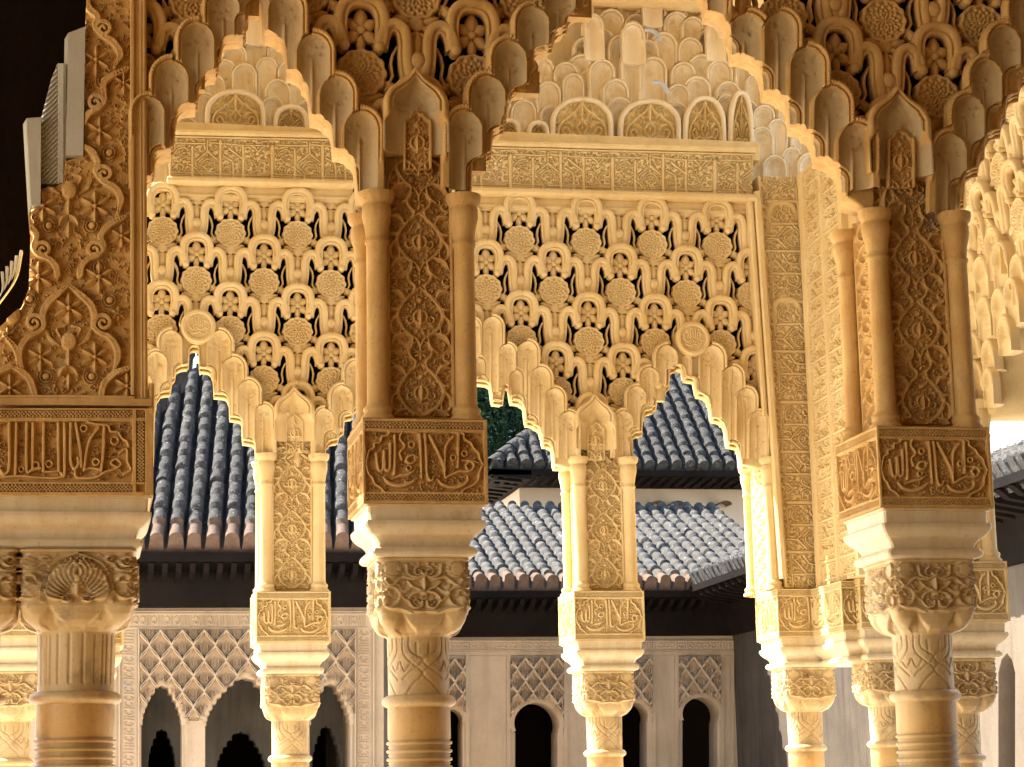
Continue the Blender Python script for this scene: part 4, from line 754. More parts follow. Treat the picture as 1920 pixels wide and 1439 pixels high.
B2 = [(607, 875), (608, 855), (614, 840), (632, 832), (642, 815), (644, 792), (660, 786), (668, 772), (690, 720), (740, 660), (790, 640), (850, 680), (884, 701), (886, 720), (908, 722), (922, 732), (925, 758), (941, 760), (944, 736), (950, 728), (957, 736), (960, 757), (978, 762), (986, 776), (988, 798), (1004, 804), (1016, 820), (1020, 838), (1034, 842), (1040, 860), (1041, 880)]
O2 = [(608, 760, 48, 850), (642, 716, 54, 800), (668, 670, 54, 750), (884, 592, 44, 690), (922, 588, 50, 680), (950, 640, 44, 730), (988, 634, 50, 720), (1012, 682, 52, 770), (1038, 722, 50, 810), (1064, 766, 48, 860)]
I2 = [(624, 806, 30, 838), (652, 768, 30, 800), (899, 668, 28, 705), (906, 700, 24, 740), (936, 730, 26, 762), (968, 690, 30, 740), (972, 736, 30, 764), (996, 776, 30, 804), (1026, 820, 30, 846)]
arch('sunlit stepped arch mostly hidden behind the near pier, showing the green tree', FARARCH, 'f', O2, I2, B2, [(1076, 880), (1076, 795), (1061, 780), (1036, 740), (1008, 705), (987, 660), (943, 655), (920, 615), (884, 612), (780, 590), (690, 660), (642, 745), (605, 790), (596, 810), (596, 875)], PALE, YF, (830, 870))
B3 = [(1186, 875), (1184, 858), (1182, 838), (1188, 822), (1202, 818), (1206, 784), (1222, 776), (1228, 770), (1231, 743), (1246, 740), (1252, 732), (1254, 703), (1264, 698), (1272, 692), (1282, 698), (1286, 714), (1300, 716), (1307, 724), (1310, 744), (1326, 750), (1333, 764), (1338, 790), (1356, 798), (1363, 808), (1367, 838), (1380, 840), (1388, 850), (1392, 880)]
O3 = [(1170, 764, 48, 860), (1195, 718, 48, 808), (1219, 682, 50, 770), (1252, 640, 54, 720), (1334, 640, 60, 730), (1372, 680, 52, 770), (1398, 722, 48, 815), (1420, 766, 44, 860)]
I3 = [(1195, 800, 28, 826), (1218, 756, 28, 784), (1242, 718, 28, 748), (1290, 660, 24, 722), (1300, 702, 28, 730), (1322, 736, 30, 764), (1350, 784, 30, 808), (1376, 824, 28, 850)]
a3 = arch('sunlit stepped arch with round medallion framing the hipped upper roof', FARARCH, 'f', O3, I3, B3, [(1432, 880), (1432, 790), (1425, 785), (1396, 750), (1372, 705), (1338, 662), (1325, 640), (1302, 612), (1275, 636), (1248, 662), (1216, 705), (1195, 742), (1170, 785), (1158, 795), (1158, 875)], PALE, YF, (1285, 870))
medallion(a3, 1300, 635, 22, YF)
for px, py, lab in ((548, 738, 'pointed niche crowning the cream pier before the large grey roof'), (1112, 752, 'pointed niche crowning the cream pier between the sunlit arches')):
    t = thing('crowning_niche', lab, 'niche', tuple(W(px, py + 110, YF)), 'pointed niches above the far piers')
    put_niche(t, 'f', px + 4, py, 76, py + 88, YF - .03, True); tongue(t, px + 4, py + 42, 32, py + 112, Y2 + .050, PALE, .6)
# ---- sunlit lattice fields, friezes over them
GLF = 'sunlit lattice fields of the far arcade'
sg = lambda a, b_, dy: [(x, y + dy) for x, y in PP if a <= x <= b_]
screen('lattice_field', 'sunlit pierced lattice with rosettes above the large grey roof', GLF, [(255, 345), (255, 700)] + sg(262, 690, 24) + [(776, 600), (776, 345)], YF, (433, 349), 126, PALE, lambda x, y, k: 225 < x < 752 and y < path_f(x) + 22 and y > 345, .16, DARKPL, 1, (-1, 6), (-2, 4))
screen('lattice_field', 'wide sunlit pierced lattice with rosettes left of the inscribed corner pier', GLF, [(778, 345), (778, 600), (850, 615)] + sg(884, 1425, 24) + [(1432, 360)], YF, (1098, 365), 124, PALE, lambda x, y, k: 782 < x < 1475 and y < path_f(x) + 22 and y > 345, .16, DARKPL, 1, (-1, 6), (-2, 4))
FU = frieze_unit()
def frieze(label, x0, x1, ytop, slope, xref, phase):
    t = thing('frieze', label, 'frieze', tuple(W((x0 + x1) / 2, ytop + 95, Y2)), 'knotted script friezes over the lattice'); o_ = np.array(t.location)
    n = int((x1 - x0) / .9); x = np.linspace(x0, x1, n); y = np.linspace(0, 78, 92); X, Yv = np.meshgrid(x, y); s = scl(x0, ytop, Y2)
    h = FU.at((X - phase) % 192., Yv); P = W(X, ytop + (X - xref) * slope + Yv, Y2 - .0); P[..., 1] -= (h - 4) * s * 1.9
    mb = MB(); grid(mb, P - o_, (0, 1, 0), .12); mb.build('script_panel', PALE, t)
    m = lambda a, b_, h: W(a, b_ + (a - xref) * slope + ytop, Y2) - h[..., None] * s * np.array([0, 1, 0]) - o_
    mb = MB(); xs = np.linspace(x0 - 4, x1 + 4, 30)
    for yc, w, hh in ((-6, 5, 7), (84, 6, 9)):
        sweep(mb, np.stack([xs, np.full(30, yc)], 1), [(-w, -30), (-w, hh * .4), (-w * .5, hh), (w * .3, hh), (w, hh * .3), (w, -30)], m)
    sweep(mb, np.stack([xs, np.full(30, 101)], 1), [(-15, -60), (-15, -17), (2, -17), (4, -14), (8, -14), (10, -18), (14, -20), (14, -60)], m)
    mb.build('moulding', PALE, t, False); return t
frieze('shorter sunlit frieze of knotted script above the left lattice', 318, 660, 254, .022, 320, 318)
frieze('longer sunlit frieze of knotted script above the right lattice', 886, 1412, 275, .027, 930, 957)
t = thing('upright_moulding', 'plain sunlit upright moulding between the lattice and the inscribed pier', 'moulding', tuple(W(1440, 1090, Y2))); o0 = np.array(t.location)
mb = MB(); sy = scl(1415, 600, Y2); m = lambda a, b_, h: W(a, b_, Y2) - h[..., None] * sy * np.array([0, 1, 0]) - o0
ys = np.linspace(366, 780, 20); xe = lambda y: 1413 + (y - 366) * .068
sweep(mb, np.stack([xe(ys) - 7, ys], 1), [(-5, -30), (-5, 1), (-2, 3.5), (2, 3.5), (5, 1), (5, -30)], m); ys = np.linspace(360, 1085, 30); sweep(mb, np.stack([xe(ys) + 7, ys], 1), [(-7, -40), (-7, 3), (-3, 7), (4, 7), (7, 3), (7, -40)], m); mb.build('moulding', PALE, t, False)
# ---- niches and lunettes above the friezes: the white upper zone
t = thing('upper_wall', 'white upper wall over the friezes behind the tall arches', 'wall', tuple(W(1100, 260, Y2 + .3))); o0 = np.array(t.location)
mb = MB(); P0, P1_ = W(200, 330, Y2 + .25), W(1460, -200, Y2 + .25); box(mb, P0 - o0, np.array([P1_[0], Y2 + .45, P1_[2] + .3]) - o0); mb.build('wall_face', WHITE, t, False)
for xa_, xb_, yt_ in ((262, 690, 247), (860, 1420, 270)):
    mb = MB(); P0 = W(xa_, yt_, Y2 + .05); P1_ = W(xb_, yt_, Y2 + .05); box(mb, np.array([P0[0], Y2 + .02, P1_[2] - .1]) - o0, np.array([P1_[0], Y2 + .25, P1_[2]]) - o0); mb.build('ledge', PALE, t, False)
LUN = Relief(-50, 50, 0, 64, .9)
for p, r_ in (([(0, 62), (-16, 56), (-30, 58), (-36, 48), (-28, 44), (-24, 52)], 2.4), ([(-44, 62), (-40, 40), (-22, 24), (-8, 14), (0, 2)], 2.4), ([(0, 60), (-10, 44), (-4, 36), (0, 30)], 2.2)): LUN.stroke(p, r_, 5, 'f', 0)
LUN.flower(0, 36, 13, 6, 6); LUN.leaf(-14, 46, -34, 36, 5, 6, .2, 0); LUN.leaf(-10, 26, -24, 20, 4, 6, .2, 0); LUN.leaf(0, 26, 0, 4, 5, 6); LUN.fill(9, 260, 2, 4, 4, 0)
def lunette(label, cx, top, w, bot, Y=Y2 + .10):
    t = thing('lunette', label, 'lunette', tuple(W(cx, bot, Y)), 'carved lunettes above the friezes'); o_ = np.array(t.location); s = scl(cx, bot, Y)
    n = 70; x = np.linspace(-.5, .5, n) * w; q = np.abs(x) / (w * .5); hgt = bot - top; tp = top + hgt * .62 * (1 - np.sqrt(np.clip(1 - q ** 2.2, 0, 1))); tp = tp - 0 * tp
    v = np.linspace(0, 1, 50); X = np.repeat(x[None], 50, 0); Yv = tp[None] + v[:, None] * (bot - tp[None]); h = LUN.at(X * 100 / w, (Yv - top) * 64 / hgt)
    P = W(cx + X, Yv, Y); P[..., 1] -= h * s * 2.2; mb = MB(); grid(mb, P - o_, (0, 1, 0), .12); mb.build('carved_field', PALE, t)
    mb = MB(); k = np.concatenate([[[-w / 2 - 3, bot]], np.stack([x * 1.06, tp - 4], 1), [[w / 2 + 3, bot]]])
    sweep(mb, cx * np.array([1, 0]) + k, [(-5, -14), (-5, 5), (-2, 9), (2, 9), (5, 5), (5, -14)], lambda a, b_, hh: W(a, b_, Y) - hh[..., None] * s * np.array([0, 1, 0]) - o_); mb.build('hood', WHITE, t)
for a_ in (('carved lunette with a tall finial on the shorter frieze', 441, 178, 98, 242), ('small carved lunette at the right end of the shorter frieze', 545, 206, 52, 244), ('left one of the two wide carved lunettes on the longer frieze', 1090, 192, 102, 264), ('right one of the two wide carved lunettes on the longer frieze', 1217, 196, 102, 268),
           ('narrow carved lunette right of the two wide ones', 1320, 190, 66, 270), ('tiny carved lunette at the left end of the longer frieze', 954, 232, 30, 258), ('second tiny carved lunette from the left end of the longer frieze', 1008, 236, 30, 260), ('slim carved lunette nearest the right end of the longer frieze', 1388, 180, 34, 275)): lunette(*a_)
t = thing('stalactite_vault', 'white hanging stalactite niches high inside the wide tall arch', 'vault', tuple(W(1200, 170, Y2))); 
TI = [(-22, (1136, 1180, 1222, 1264, 1306), 50), (22, (1112, 1152, 1188, 1224, 1260, 1298, 1340), 46), (66, (1090, 1130, 1170, 1208, 1246, 1286, 1326, 1364), 48), (108, (1016, 1052, 1090, 1134, 1180, 1226, 1272, 1314, 1354, 1394, 1436, 1474), 50), (150, (990, 1030, 1066, 1152, 1276, 1300, 1366, 1408, 1450, 1490), 48), (190, (944, 976, 1034, 1152, 1266, 1366, 1392, 1432, 1474, 1512, 1546), 46), (236, (924, 960, 1420, 1458, 1496, 1534, 1570), 46), (290, (1440, 1480, 1520, 1560, 1596), 46)]
arch_sheet(t, [(x + (7 * ((i_ * 37 + k_ * 53) % 5 - 2)) * .5, y + 5 * ((i_ * 29 + k_ * 17) % 5 - 2), w * (.86 + .07 * ((i_ + k_ * 3) % 5)), 275 if x < 1410 else 345) for i_, (y, xs_, w) in enumerate(TI) for k_, x in enumerate(xs_)], [], [(1215, 2000), (1216, 1999), (1217, 2000)], Y2 + .15, .8, WHITE, WHITE, 2, True)
for cx, top, w, bot in ((1222, -30, 36, 48), (1187, 40, 44, 118), (1114, 26, 36, 112), (1341, 38, 36, 112)): put_niche(t, 'w', cx, top, w, bot, Y2 + .09)
for cx, cy, a in ((1224, 70, .0), (1238, 168, .3)):
    mb = MB(); s = scl(cx, cy, Y2); o_ = np.array(t.location); aa = np.linspace(-.2, 1.5, 14)
    sweep(mb, np.stack([cx - 10 + 24 * np.sin(aa), cy + 10 - 24 * np.cos(aa)], 1), [(-3, -4), (-3, 2), (3, 2), (3, -4)], lambda x, y, h: W(x, y, Y2 - .07) - h[..., None] * s * np.array([0, 1, 0]) - o_); mb.build('blue_edge', BLUE, t)
t = thing('stalactite_vault', 'white stalactite niches high inside the left tall arch, with a slim pendant', 'vault', tuple(W(470, 150, Y2)))
TI = [(0, (480,), 40), (44, (462, 500), 44), (78, (440, 478, 520), 46), (112, (420, 458, 500, 540), 46), (146, (402, 520, 560), 46), (182, (382, 510, 575), 46), (215, (350, 590, 612), 44), (262, (318, 632), 44), (300, (300, 650), 40)]
arch_sheet(t, [(x, y + 4 * ((i_ * 29 + k_ * 17) % 5 - 2), w * (.9 + .07 * ((i_ + k_ * 3) % 4)), 250 if 350 < x < 600 else 345) for i_, (y, xs_, w) in enumerate(TI) for k_, x in enumerate(xs_)], [], [(470, 2000), (471, 1999), (472, 2000)], Y2 + .15, .8, WHITE, WHITE, 2, True)
put_niche(t, 'w', 480, 6, 34, 84, Y2 + .08)

# ---- inscribed corner pier, its clustered columns and the side arcade running back towards the camera
far_column(1520, 1104, Y2, 'front one of the two clustered pale columns under the inscribed corner pier', None)
far_column(1676, 1084, 9.85, 'rear clustered pale column of the corner pier, partly behind the near right column', None)
far_column(1811, 1052, 8.2, 'pale column of the side arcade seen just right of the near right column', 'cream pier with slim colonnette above the side arcade column')
far_column(161, 1112, Y2, 'pale column whose block peeks out right of the thick plumed column', None)
far_column(24, 1092, 9.85, 'pale column with carved capital left of the thick plumed column', None)
XS = float(W(1519, 700, Y2)[0])
t = thing('corner_pier', 'sunlit corner pier with a tall strip of script running up its front', 'pier', tuple(W(1515, 1100, Y2 + .1))); o0 = np.array(t.location)
yy = np.linspace(330, 1102, 860); v = np.linspace(0, 1, 92); PY = np.repeat(yy[:, None], 92, 1); l = 1424 + (PY - 366) * .066; r_ = 1506 + (PY - 366) * .072; PX = l + v[None] * (r_ - l)
s = scl(1480, 700, Y2); e = np.minimum(PX - l, r_ - PX); h = FU.at((PY * 1.02) % 192., np.clip(v[None] * 78 + 0 * PY, 0, 78)); h = np.where(e < 4, 4.5, h)
P = W(PX, PY, Y2 + .015); P[..., 1] -= (h - 4.5) * s * 1.55; mb = MB(); grid(mb, P - o0, (0, 1, 0), .2); mb.build('script_panel', PALE, t)
mb = MB(); ys = np.linspace(330, 1102, 40); sweep(mb, np.stack([1512 + (ys - 366) * .073, ys], 1), [(-8, -40), (-8, 2), (-5, 5), (5, 5), (8, 2), (8, -40)], lambda a, b_, hh: W(a, b_, Y2 + .015) - hh[..., None] * s * np.array([0, 1, 0]) - o0); mb.build('edge_band', PALE, t, False)
xf = float(W(1456, 980, Y2)[0]); dzc = float(W(1520, 1104, Y2)[2]) - HT; mb = box(MB(), (xf, Y2 + .06, HT + dzc), (xf + .3, Y2 + .5, 4.6)); mb.V = [v_ - o0 for v_ in mb.V]; mb.build('core', PALE, t, False)
link('impost_run', M_BLOCK_FAR, t, tuple(np.array([XS + .13, 10.17, float(W(1520, 1104, Y2)[2]) - HT - .003]) - o0), (1, 1.45, 1)); link('abacus_run', M_ABA, t, tuple(np.array([XS + .13, 10.17, float(W(1520, 1104, Y2)[2]) - HT - .003]) - o0), (1, 1.45, 1))
for y_ in (.05, .40): link('colonnette', M_COL_F, t, tuple(np.array([xf - .012, Y2 + y_, dzc]) - o0))
PX, PY = np.meshgrid(np.linspace(0, 60, 40), np.linspace(0, 470, 360)); h = SID.at(PX, PY); P = np.stack([xf - .004 - h * 1.6 / K, Y2 + .36 - PX / 60 * .26, zz(785 - 470 + PY) + dzc], -1); mb = MB(); grid(mb, P - o0, (1, 0, 0), .05); mb.build('flank_strip', PALE, t)
PX, PY = np.meshgrid(np.linspace(0, 150, 170), np.linspace(0, 780, 1000)); zt, zb = float(W(1519, 330, Y2)[2]), float(W(1519, 1102, Y2)[2])
hs = np.where((PX > 10) & (PX < 142), FU.at((PY * 1.3) % 192., ((PX - 10) * 156 / 132) % 78), 4.2)
P = np.stack([XS - hs * .0062, Y2 - .012 - PX / 150 * .62, zt + PY / 780 * (zb - zt)], -1); mb = MB(); grid(mb, P - o0, (1, 0, 0), .2); mb.build('side_panel', PALE, t)
t = thing('side_arcade_wall', 'sunlit side wall of stepped niches receding behind the near right pier', 'wall', tuple(WX(1850, 770, XS))); o0 = np.array(t.location)
SP = [(1560, 330), (1640, 120), (1960, -160), (1960, 470), (1908, 540), (1892, 585), (1880, 640), (1870, 690), (1864, 742), (1858, 775), (1812, 790), (1780, 700), (1720, 600), (1660, 620), (1615, 720), (1600, 900), (1560, 1040)]
Pw = WX(np.array([p[0] for p in SP]), np.array([p[1] for p in SP]), XS)
slab('wall_slab', [(p[1], p[2]) for p in Pw], .34, PALE, t, lambda y, z, h: np.stack([np.full_like(y, XS + .18) + h - o0[0], y - o0[1], z - o0[2]], -1), .015)
def put_x(par, cx, top, wpx, hpx, dx, me_k='f', nm='niche'):
    P = WX(cx, top, XS - dx); w = wpx; H = hpx / w; h = min(HS, key=lambda a: abs(math.log(a / H))); o = link(nm, NICHE[(me_k, h, False)], par, tuple(P - np.array(par.location)), (w, w, w * H / h), -PI / 2); return o
for cx, top, w, h in ((1800, 402, .15, .22), (1826, 395, .15, .25), (1858, 424, .14, .22), (1812, 470, .14, .2), (1836, 480, .14, .2), (1872, 452, .14, .22), (1815, 548, .13, .2), (1842, 556, .13, .18), (1870, 540, .13, .2), (1893, 520, .13, .2), (1818, 622, .2, .13), (1850, 636, .12, .14), (1826, 678, .16, .18), (1850, 690, .1, .16), (1880, 590, .12, .16), (1905, 475, .13, .2), (1790, 330, .15, .24)): put_x(t, cx, top, w, h, .03)
mb = MB()
for cx, cy, w in ((1838, 618, 42), (1842, 668, 40), (1838, 566, 40)):
    sweep(mb, [(cx - w, cy + 9), (cx, cy), (cx + w * .6, cy - 6)], [(-4, -8), (-4, 4), (4, 4), (4, -8)], lambda a, b_, hh: WX(a, b_, XS) - hh[..., None] * .003 * np.array([1, 0, 0]) - o0)
mb.build('ledges', PALE, t, False)
tl = thing('side_arcade_wall', 'light-blocking wall slab added facing the stepped side wall, hidden behind the carved wall', 'wall', (-.55, 8.2, 3.2)); mb = box(MB(), (0, -1.1, 0), (.3, 1.9, 2.5)); mb.build('wall_slab', PALE, tl, False)  # unseen slab, added to hold light off the stepped side wall
t = thing('lattice_field', 'steeply foreshortened sunlit lattice at the right picture edge', 'lattice', tuple(WX(1900, 300, XS - .02)), GLF); o0 = np.array(t.location)
ms = lattice_meshes(PALE, .32 / 124)
for r_ in range(-4, 6):
    for c_ in range(-3, 5):
        P = np.array(t.location) + (0, -(c_ + .5 * (r_ % 2)) * .32, -r_ * .2375); cp = M @ (P - EYE); px, py = 960 + F * cp[0] / cp[2], 719.5 + F * cp[1] / cp[2]
        if 1770 < px < 1950 and py < 330 + (px - 1800) * 1.0 - 20:
            for me in ms: link(me.name, me, t, tuple(P - o0), None, -PI / 2)

# ================================================================== buildings across the large court
def roof_slope(par, name, e0, e1, up, poly, seed, m_=TILE, m_end=TERRA, pitch=.21, course=.30, ends=True):
    # e0->e1 along the eave, up = vector up the slope; poly = clip outline in (along, upslope) metres
    e0 = np.array(e0, float); e1 = np.array(e1, float); up = np.array(up, float); Lu = np.linalg.norm(e1 - e0); U = (e1 - e0) / Lu; Lv = np.linalg.norm(up); Vv = up / Lv
    N = np.cross(U, Vv); N = N if N[2] > 0 else -N; g = np.random.default_rng(seed); o_ = np.array(par.location)
    nu = int(Lu / pitch) * 12 + 1; nv = int(Lv / course) * 8 + 1; uu = np.linspace(0, int(Lu / pitch) * pitch, nu); vv = np.linspace(0, int(Lv / course) * course, nv)
    A, B = np.meshgrid(uu, vv); row = np.floor(A / pitch + 1e-6).astype(int); t_ = A / pitch - row; cs = np.minimum(np.floor(B / course + 1e-6).astype(int), nv); f_ = B / course - cs
    jr = g.normal(0, 1, (row.max() + 3, cs.max() + 3)); j2 = g.normal(0, 1, (row.max() + 3, cs.max() + 3)); q = (t_ - .5 - .02 * jr[row, cs]) / .405
    h = np.where(np.abs(q) < 1, .11 * np.sqrt(np.clip(1 - q * q, 0, 1)) + .05 * (1 - f_) + .007 * j2[row, cs], -.10 + .06 * np.clip(np.abs(q) - 1, 0, 1) + .01 * (1 - f_))
    h += .012 * np.sin(A * .9 + seed) + .01 * np.sin(B * 1.7 + seed * 2 + A * .4)
    P = e0 + U * A[..., None] + Vv * (B + .012 * jr[row, cs])[..., None] + N * h[..., None]; nv0 = 8 if ends else 0
    pl = np.array(poly); ca = (A[:-1, :-1] + A[1:, 1:]) / 2; cb = (B[:-1, :-1] + B[1:, 1:]) / 2; ins = np.zeros(ca.shape, bool)
    for (xa, ya), (xb, yb) in zip(pl, np.roll(pl, -1, 0)): ins ^= ((ya > cb) != (yb > cb)) & (ca < (xb - xa) * (cb - ya) / (yb - ya + 1e-12) + xa)
    k = np.arange(nv - 1)[:, None] + 0 * ca
    mb = MB(); mb.add(P - o_, gq(nv, nu, ins & (k >= nv0))); E = P[nv0] if ends else P[0]
    o = mb.build(name, m_, par)
    if ends:
        mb = MB(); mb.add(P - o_, gq(nv, nu, ins & (k < nv0))); E = P[0]; n = nu; kk = np.arange(n - 1); mb.add(np.concatenate([E, e0 + U * A[0][:, None] + Vv * .03 - N * .22]) - o_, np.stack([kk, kk + 1, kk + 1 + n, kk + n], 1)); mb.build('eave_tiles', m_end, par)
    return o
def ridge(par, name, a, b_, m_=TILE, r=.11, n=None):
    a, b_ = np.array(a, float), np.array(b_, float); d = b_ - a; L = np.linalg.norm(d); d /= L; s = np.cross(d, (0, 0, 1)); s /= np.linalg.norm(s); w = np.cross(s, d); o_ = np.array(par.location); mb = MB()
    n = int(L / .32); th = np.linspace(-.3, PI + .3, 10)
    for k in range(n):
        V = [[a + d * (L * (k + f_) / n) + s * math.cos(x) * rr + w * math.sin(x) * rr for x in th] for f_, rr in ((0, r * 1.12), (1.08, r * .92))]
        mb.add(np.array(V) - o_, gq(2, 10))
    return mb.build(name, m_, par)
def rafters(par, a, b_, wall, n, h=.16, name='rafter_row'):
    # boarded eave: sloping board with small brackets, from the wall face out to the roof edge
    a, b_, wall = [np.array(x, float) for x in (a, b_, wall)]; o_ = np.array(par.location); mb = MB()
    mb.add(np.array([a, b_, b_ + wall, a + wall, a - (0, 0, .10), b_ - (0, 0, .10), b_ + wall - (0, 0, .16), a + wall - (0, 0, .16)]) - o_, [(0, 1, 2, 3), (4, 7, 6, 5), (0, 4, 5, 1), (1, 5, 6, 2), (2, 6, 7, 3), (3, 7, 4, 0)])
    L = (b_ - a) / n
    for k in range(n):
        c0 = a + L * (k + .3); c1 = a + L * (k + .7); w = wall * .8; q = np.array([c0, c1, c1 + w, c0 + w]) - (0, 0, .12); q2 = q - (0, 0, h); q2[:2] += wall * .15 + np.array([0, 0, h * .45])
        mb.add(np.concatenate([q, q2]) - o_, [(0, 1, 2, 3), (4, 7, 6, 5), (0, 4, 5, 1), (1, 5, 6, 2), (2, 6, 7, 3), (3, 7, 4, 0)])
    return mb.build(name, WOOD, par, False)
def sebka(R, x0, x1, y0, y1, p, q, off=0):
    for r_ in range(-1, int((y1 - y0) / q) + 2):
        for c_ in range(-1, int((x1 - x0) / p) + 2):
            x = x0 + off + (c_ + .5 * (r_ % 2)) * p; y = y0 + r_ * q
            for s in (-1, 1): R.stroke([(x, y - q), (x + s * p * .16, y - q * .72), (x + s * p * .36, y - q * .4), (x + s * p * .5, y), (x + s * p * .36, y + q * .4), (x + s * p * .16, y + q * .72), (x, y + q)], 2.2, 4, 'f', n=3)
            for dx, dy, a in ((-.16, -.1, .36), (0, -.22, .5), (.16, -.1, .36)): R.stroke([(x + dx * p, y + dy * q), (x + dx * p, y + (dy + a) * q)], 1.3, 3, smooth=False)
            R.stroke([(x - p * .26, y + q * .05), (x - p * .12, y + q * .5), (x, y + q * .6), (x + p * .12, y + q * .5), (x + p * .26, y + q * .05)], 1.2, 3, n=3)
def script_band(R, x0, x1, y0, y1, seed, vert=False):
    g = np.random.default_rng(seed); L = (y1 - y0) if vert else (x1 - x0); T = (x1 - x0) if vert else (y1 - y0); a = 0; Q = lambda u, w: (x0 + w * T, y0 + u) if vert else (x0 + u, y0 + w * T)
    while a < L - 3:
        k = g.integers(0, 3); st = 4.4 + g.random() * 2
        if k < 2: R.stroke([Q(a, .18), Q(a + 1, .8)], 1.5, 3, smooth=False)
        else: R.stroke([Q(a, .3), Q(a + 4, .2), Q(a + 8, .5), Q(a + 5, .75), Q(a + 1, .6)], 1.5, 3, n=3); st += 6
        a += st
    for w in (0, 1): R.stroke([Q(0, w), Q(L, w)], 1.4, 3.4, smooth=False)
def relief_sheet(par, name, R, Y, m_, holes=(), amp=1., back=.03):
    PX, PY = np.meshgrid(R.x, R.y); P = W(PX, PY, Y); s = scl(R.x.mean(), R.y.mean(), Y); P[..., 1] -= R.H * s * amp; ins = np.zeros((R.ny - 1, R.nx - 1), bool); ca = PX[:-1, :-1] + R.st / 2; cb = PY[:-1, :-1] + R.st / 2
    for pl in holes:
        pl = np.array(pl, float)
        for (xa, ya), (xb, yb) in zip(pl, np.roll(pl, -1, 0)): ins ^= ((ya > cb) != (yb > cb)) & (ca < (xb - xa) * (cb - ya) / (yb - ya + 1e-12) + xa)
    mb = MB(); mb.add(P - np.array(par.location), gq(R.ny, R.nx, ~ins)); return mb.build(name, m_, par)
def wall_holes(par, name, pts, holes, Y, d, m_, bev=.02):
    f_ = lambda ps: [(p[0], p[2]) for p in W(np.array([q[0] for q in ps], float), np.array([q[1] for q in ps], float), Y)]; o_ = np.array(par.location)
    return slab(name, f_(pts), d, m_, par, lambda x, z, h: np.stack([x - o_[0], np.full_like(x, Y + d / 2 - o_[1]) - h, z - o_[2]], -1), bev, [f_(h) for h in holes])
def stepped(cx, half, apex, spring, bot, n=5):
    L = [(cx - half, bot), (cx - half, spring)]; px_, py_ = cx - half, spring
    for k in range(1, n + 1):
        t_ = k / (n + .3); x = cx - half * (1 - t_ ** 1.7) ** .9 if k < n else cx - half * .1; y = spring + (apex - spring) * t_
        dx, dy = x - px_, y - py_
        L += [(px_ - dx * .02, py_ + dy * .5), (px_ + dx * .12, py_ + dy * .8), (px_ + dx * .45, py_ + dy * .98), (x, y)]; px_, py_ = x, y
    L += [(cx, apex)]; return L + [(2 * cx - x, y) for x, y in L[-2::-1]]
# ---- large pavilion with the steep grey roof
DL = 25.
t = thing('far_pavilion', 'pink stucco pavilion with steep grey tiled roof and three pointed arches', 'building', (float(W(450, 1140, DL)[0]), DL, 0)); o0 = np.array(t.location)
H1, H2_, H3 = stepped(303, 38, 1284, 1366, 1735, 6), stepped(459, 74, 1270, 1368, 1735, 8), stepped(619, 38, 1281, 1366, 1735, 6)
wall_holes(t, 'wall', [(40, 1120), (720, 1135), (720, 1740), (40, 1740)], [H1, H2_, H3], DL, .5, PINK)
R = Relief(262, 664, 1182, 1345, .62); sebka(R, 262, 664, 1182, 1345, 41, 29, 18); R.wear(3, .2)
cov = lambda H, g_: [(x + (g_ if x > c else -g_), y - 4) for x, y in H for c in [sum(p[0] for p in H) / len(H)]]
UN = [(262, 1352), (262, 1340), (285, 1300), (303, 1272), (322, 1300), (345, 1338), (362, 1362), (380, 1338), (405, 1305), (430, 1285), (459, 1256), (488, 1285), (515, 1305), (540, 1338), (558, 1362), (578, 1338), (600, 1300), (619, 1269), (638, 1300), (664, 1340), (664, 1352)]
relief_sheet(t, 'lattice_relief', R, DL - .03, PINK, [UN], 3.6)
R = Relief(228, 700, 1146, 1181, .62); script_band(R, 240, 690, 1151, 1177, 4); R.rect(228, 1146, 700, 1148, 4); relief_sheet(t, 'script_band', R, DL - .03, PINK, amp=1.3)
for x0, x1, nm in ((664, 702, 5), (222, 262, 6)):
    R = Relief(x0, x1, 1181, 1560, .7); script_band(R, x0 + 6, x1 - 6, 1184, 1558, nm, True); R.rect(x0, 1181, x0 + 4, 1560, 5); R.rect(x1 - 4, 1181, x1, 1560, 5); relief_sheet(t, 'script_strip', R, DL - .03, PINK, amp=1.3)
m = lambda a, b_, h: W(a, b_, DL) - h[..., None] * .0065 * np.array([0, 1, 0]) - o0
for H in (H1, H2_, H3):
    mb = MB(); c = sum(p[0] for p in H) / len(H); P = np.array([p for p in H if p[1] < 1400]); P = P + np.stack([np.where(P[:, 0] < c - 1, -6, np.where(P[:, 0] > c + 1, 6, 0)), np.full(len(P), -6)], 1); sweep(mb, P, [(-8, -3), (-8, 3), (-4, 6), (4, 6), (8, 3), (8, -3)], m); mb.build('arch_trim', PINK, t)
for x in (365, 556): mb = MB(); sweep(mb, [(x, 1352), (x, 1560)], [(-19, -3), (-19, 4), (19, 4), (19, -3)], m); mb.build('pilaster', PINK, t, False)
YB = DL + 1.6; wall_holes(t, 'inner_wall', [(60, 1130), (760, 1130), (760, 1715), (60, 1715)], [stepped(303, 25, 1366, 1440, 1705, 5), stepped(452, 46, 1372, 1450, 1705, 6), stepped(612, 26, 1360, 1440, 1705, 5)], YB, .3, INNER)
xl, xr = X_at(40, 1200, DL), X_at(720, 1200, DL); ze = float(W(450, 1140, DL)[2]); mb = MB()
box(mb, (xl, DL + .5, 0), (xl + .3, DL + 6, ze)); box(mb, (xr - .3, DL + .5, 0), (xr, DL + 6, ze)); box(mb, (xl, DL + 6, 0), (xr, DL + 6.3, ze)); mb.V = [v_ - o0 for v_ in mb.V]; mb.build('side_walls', PINK, t, False)
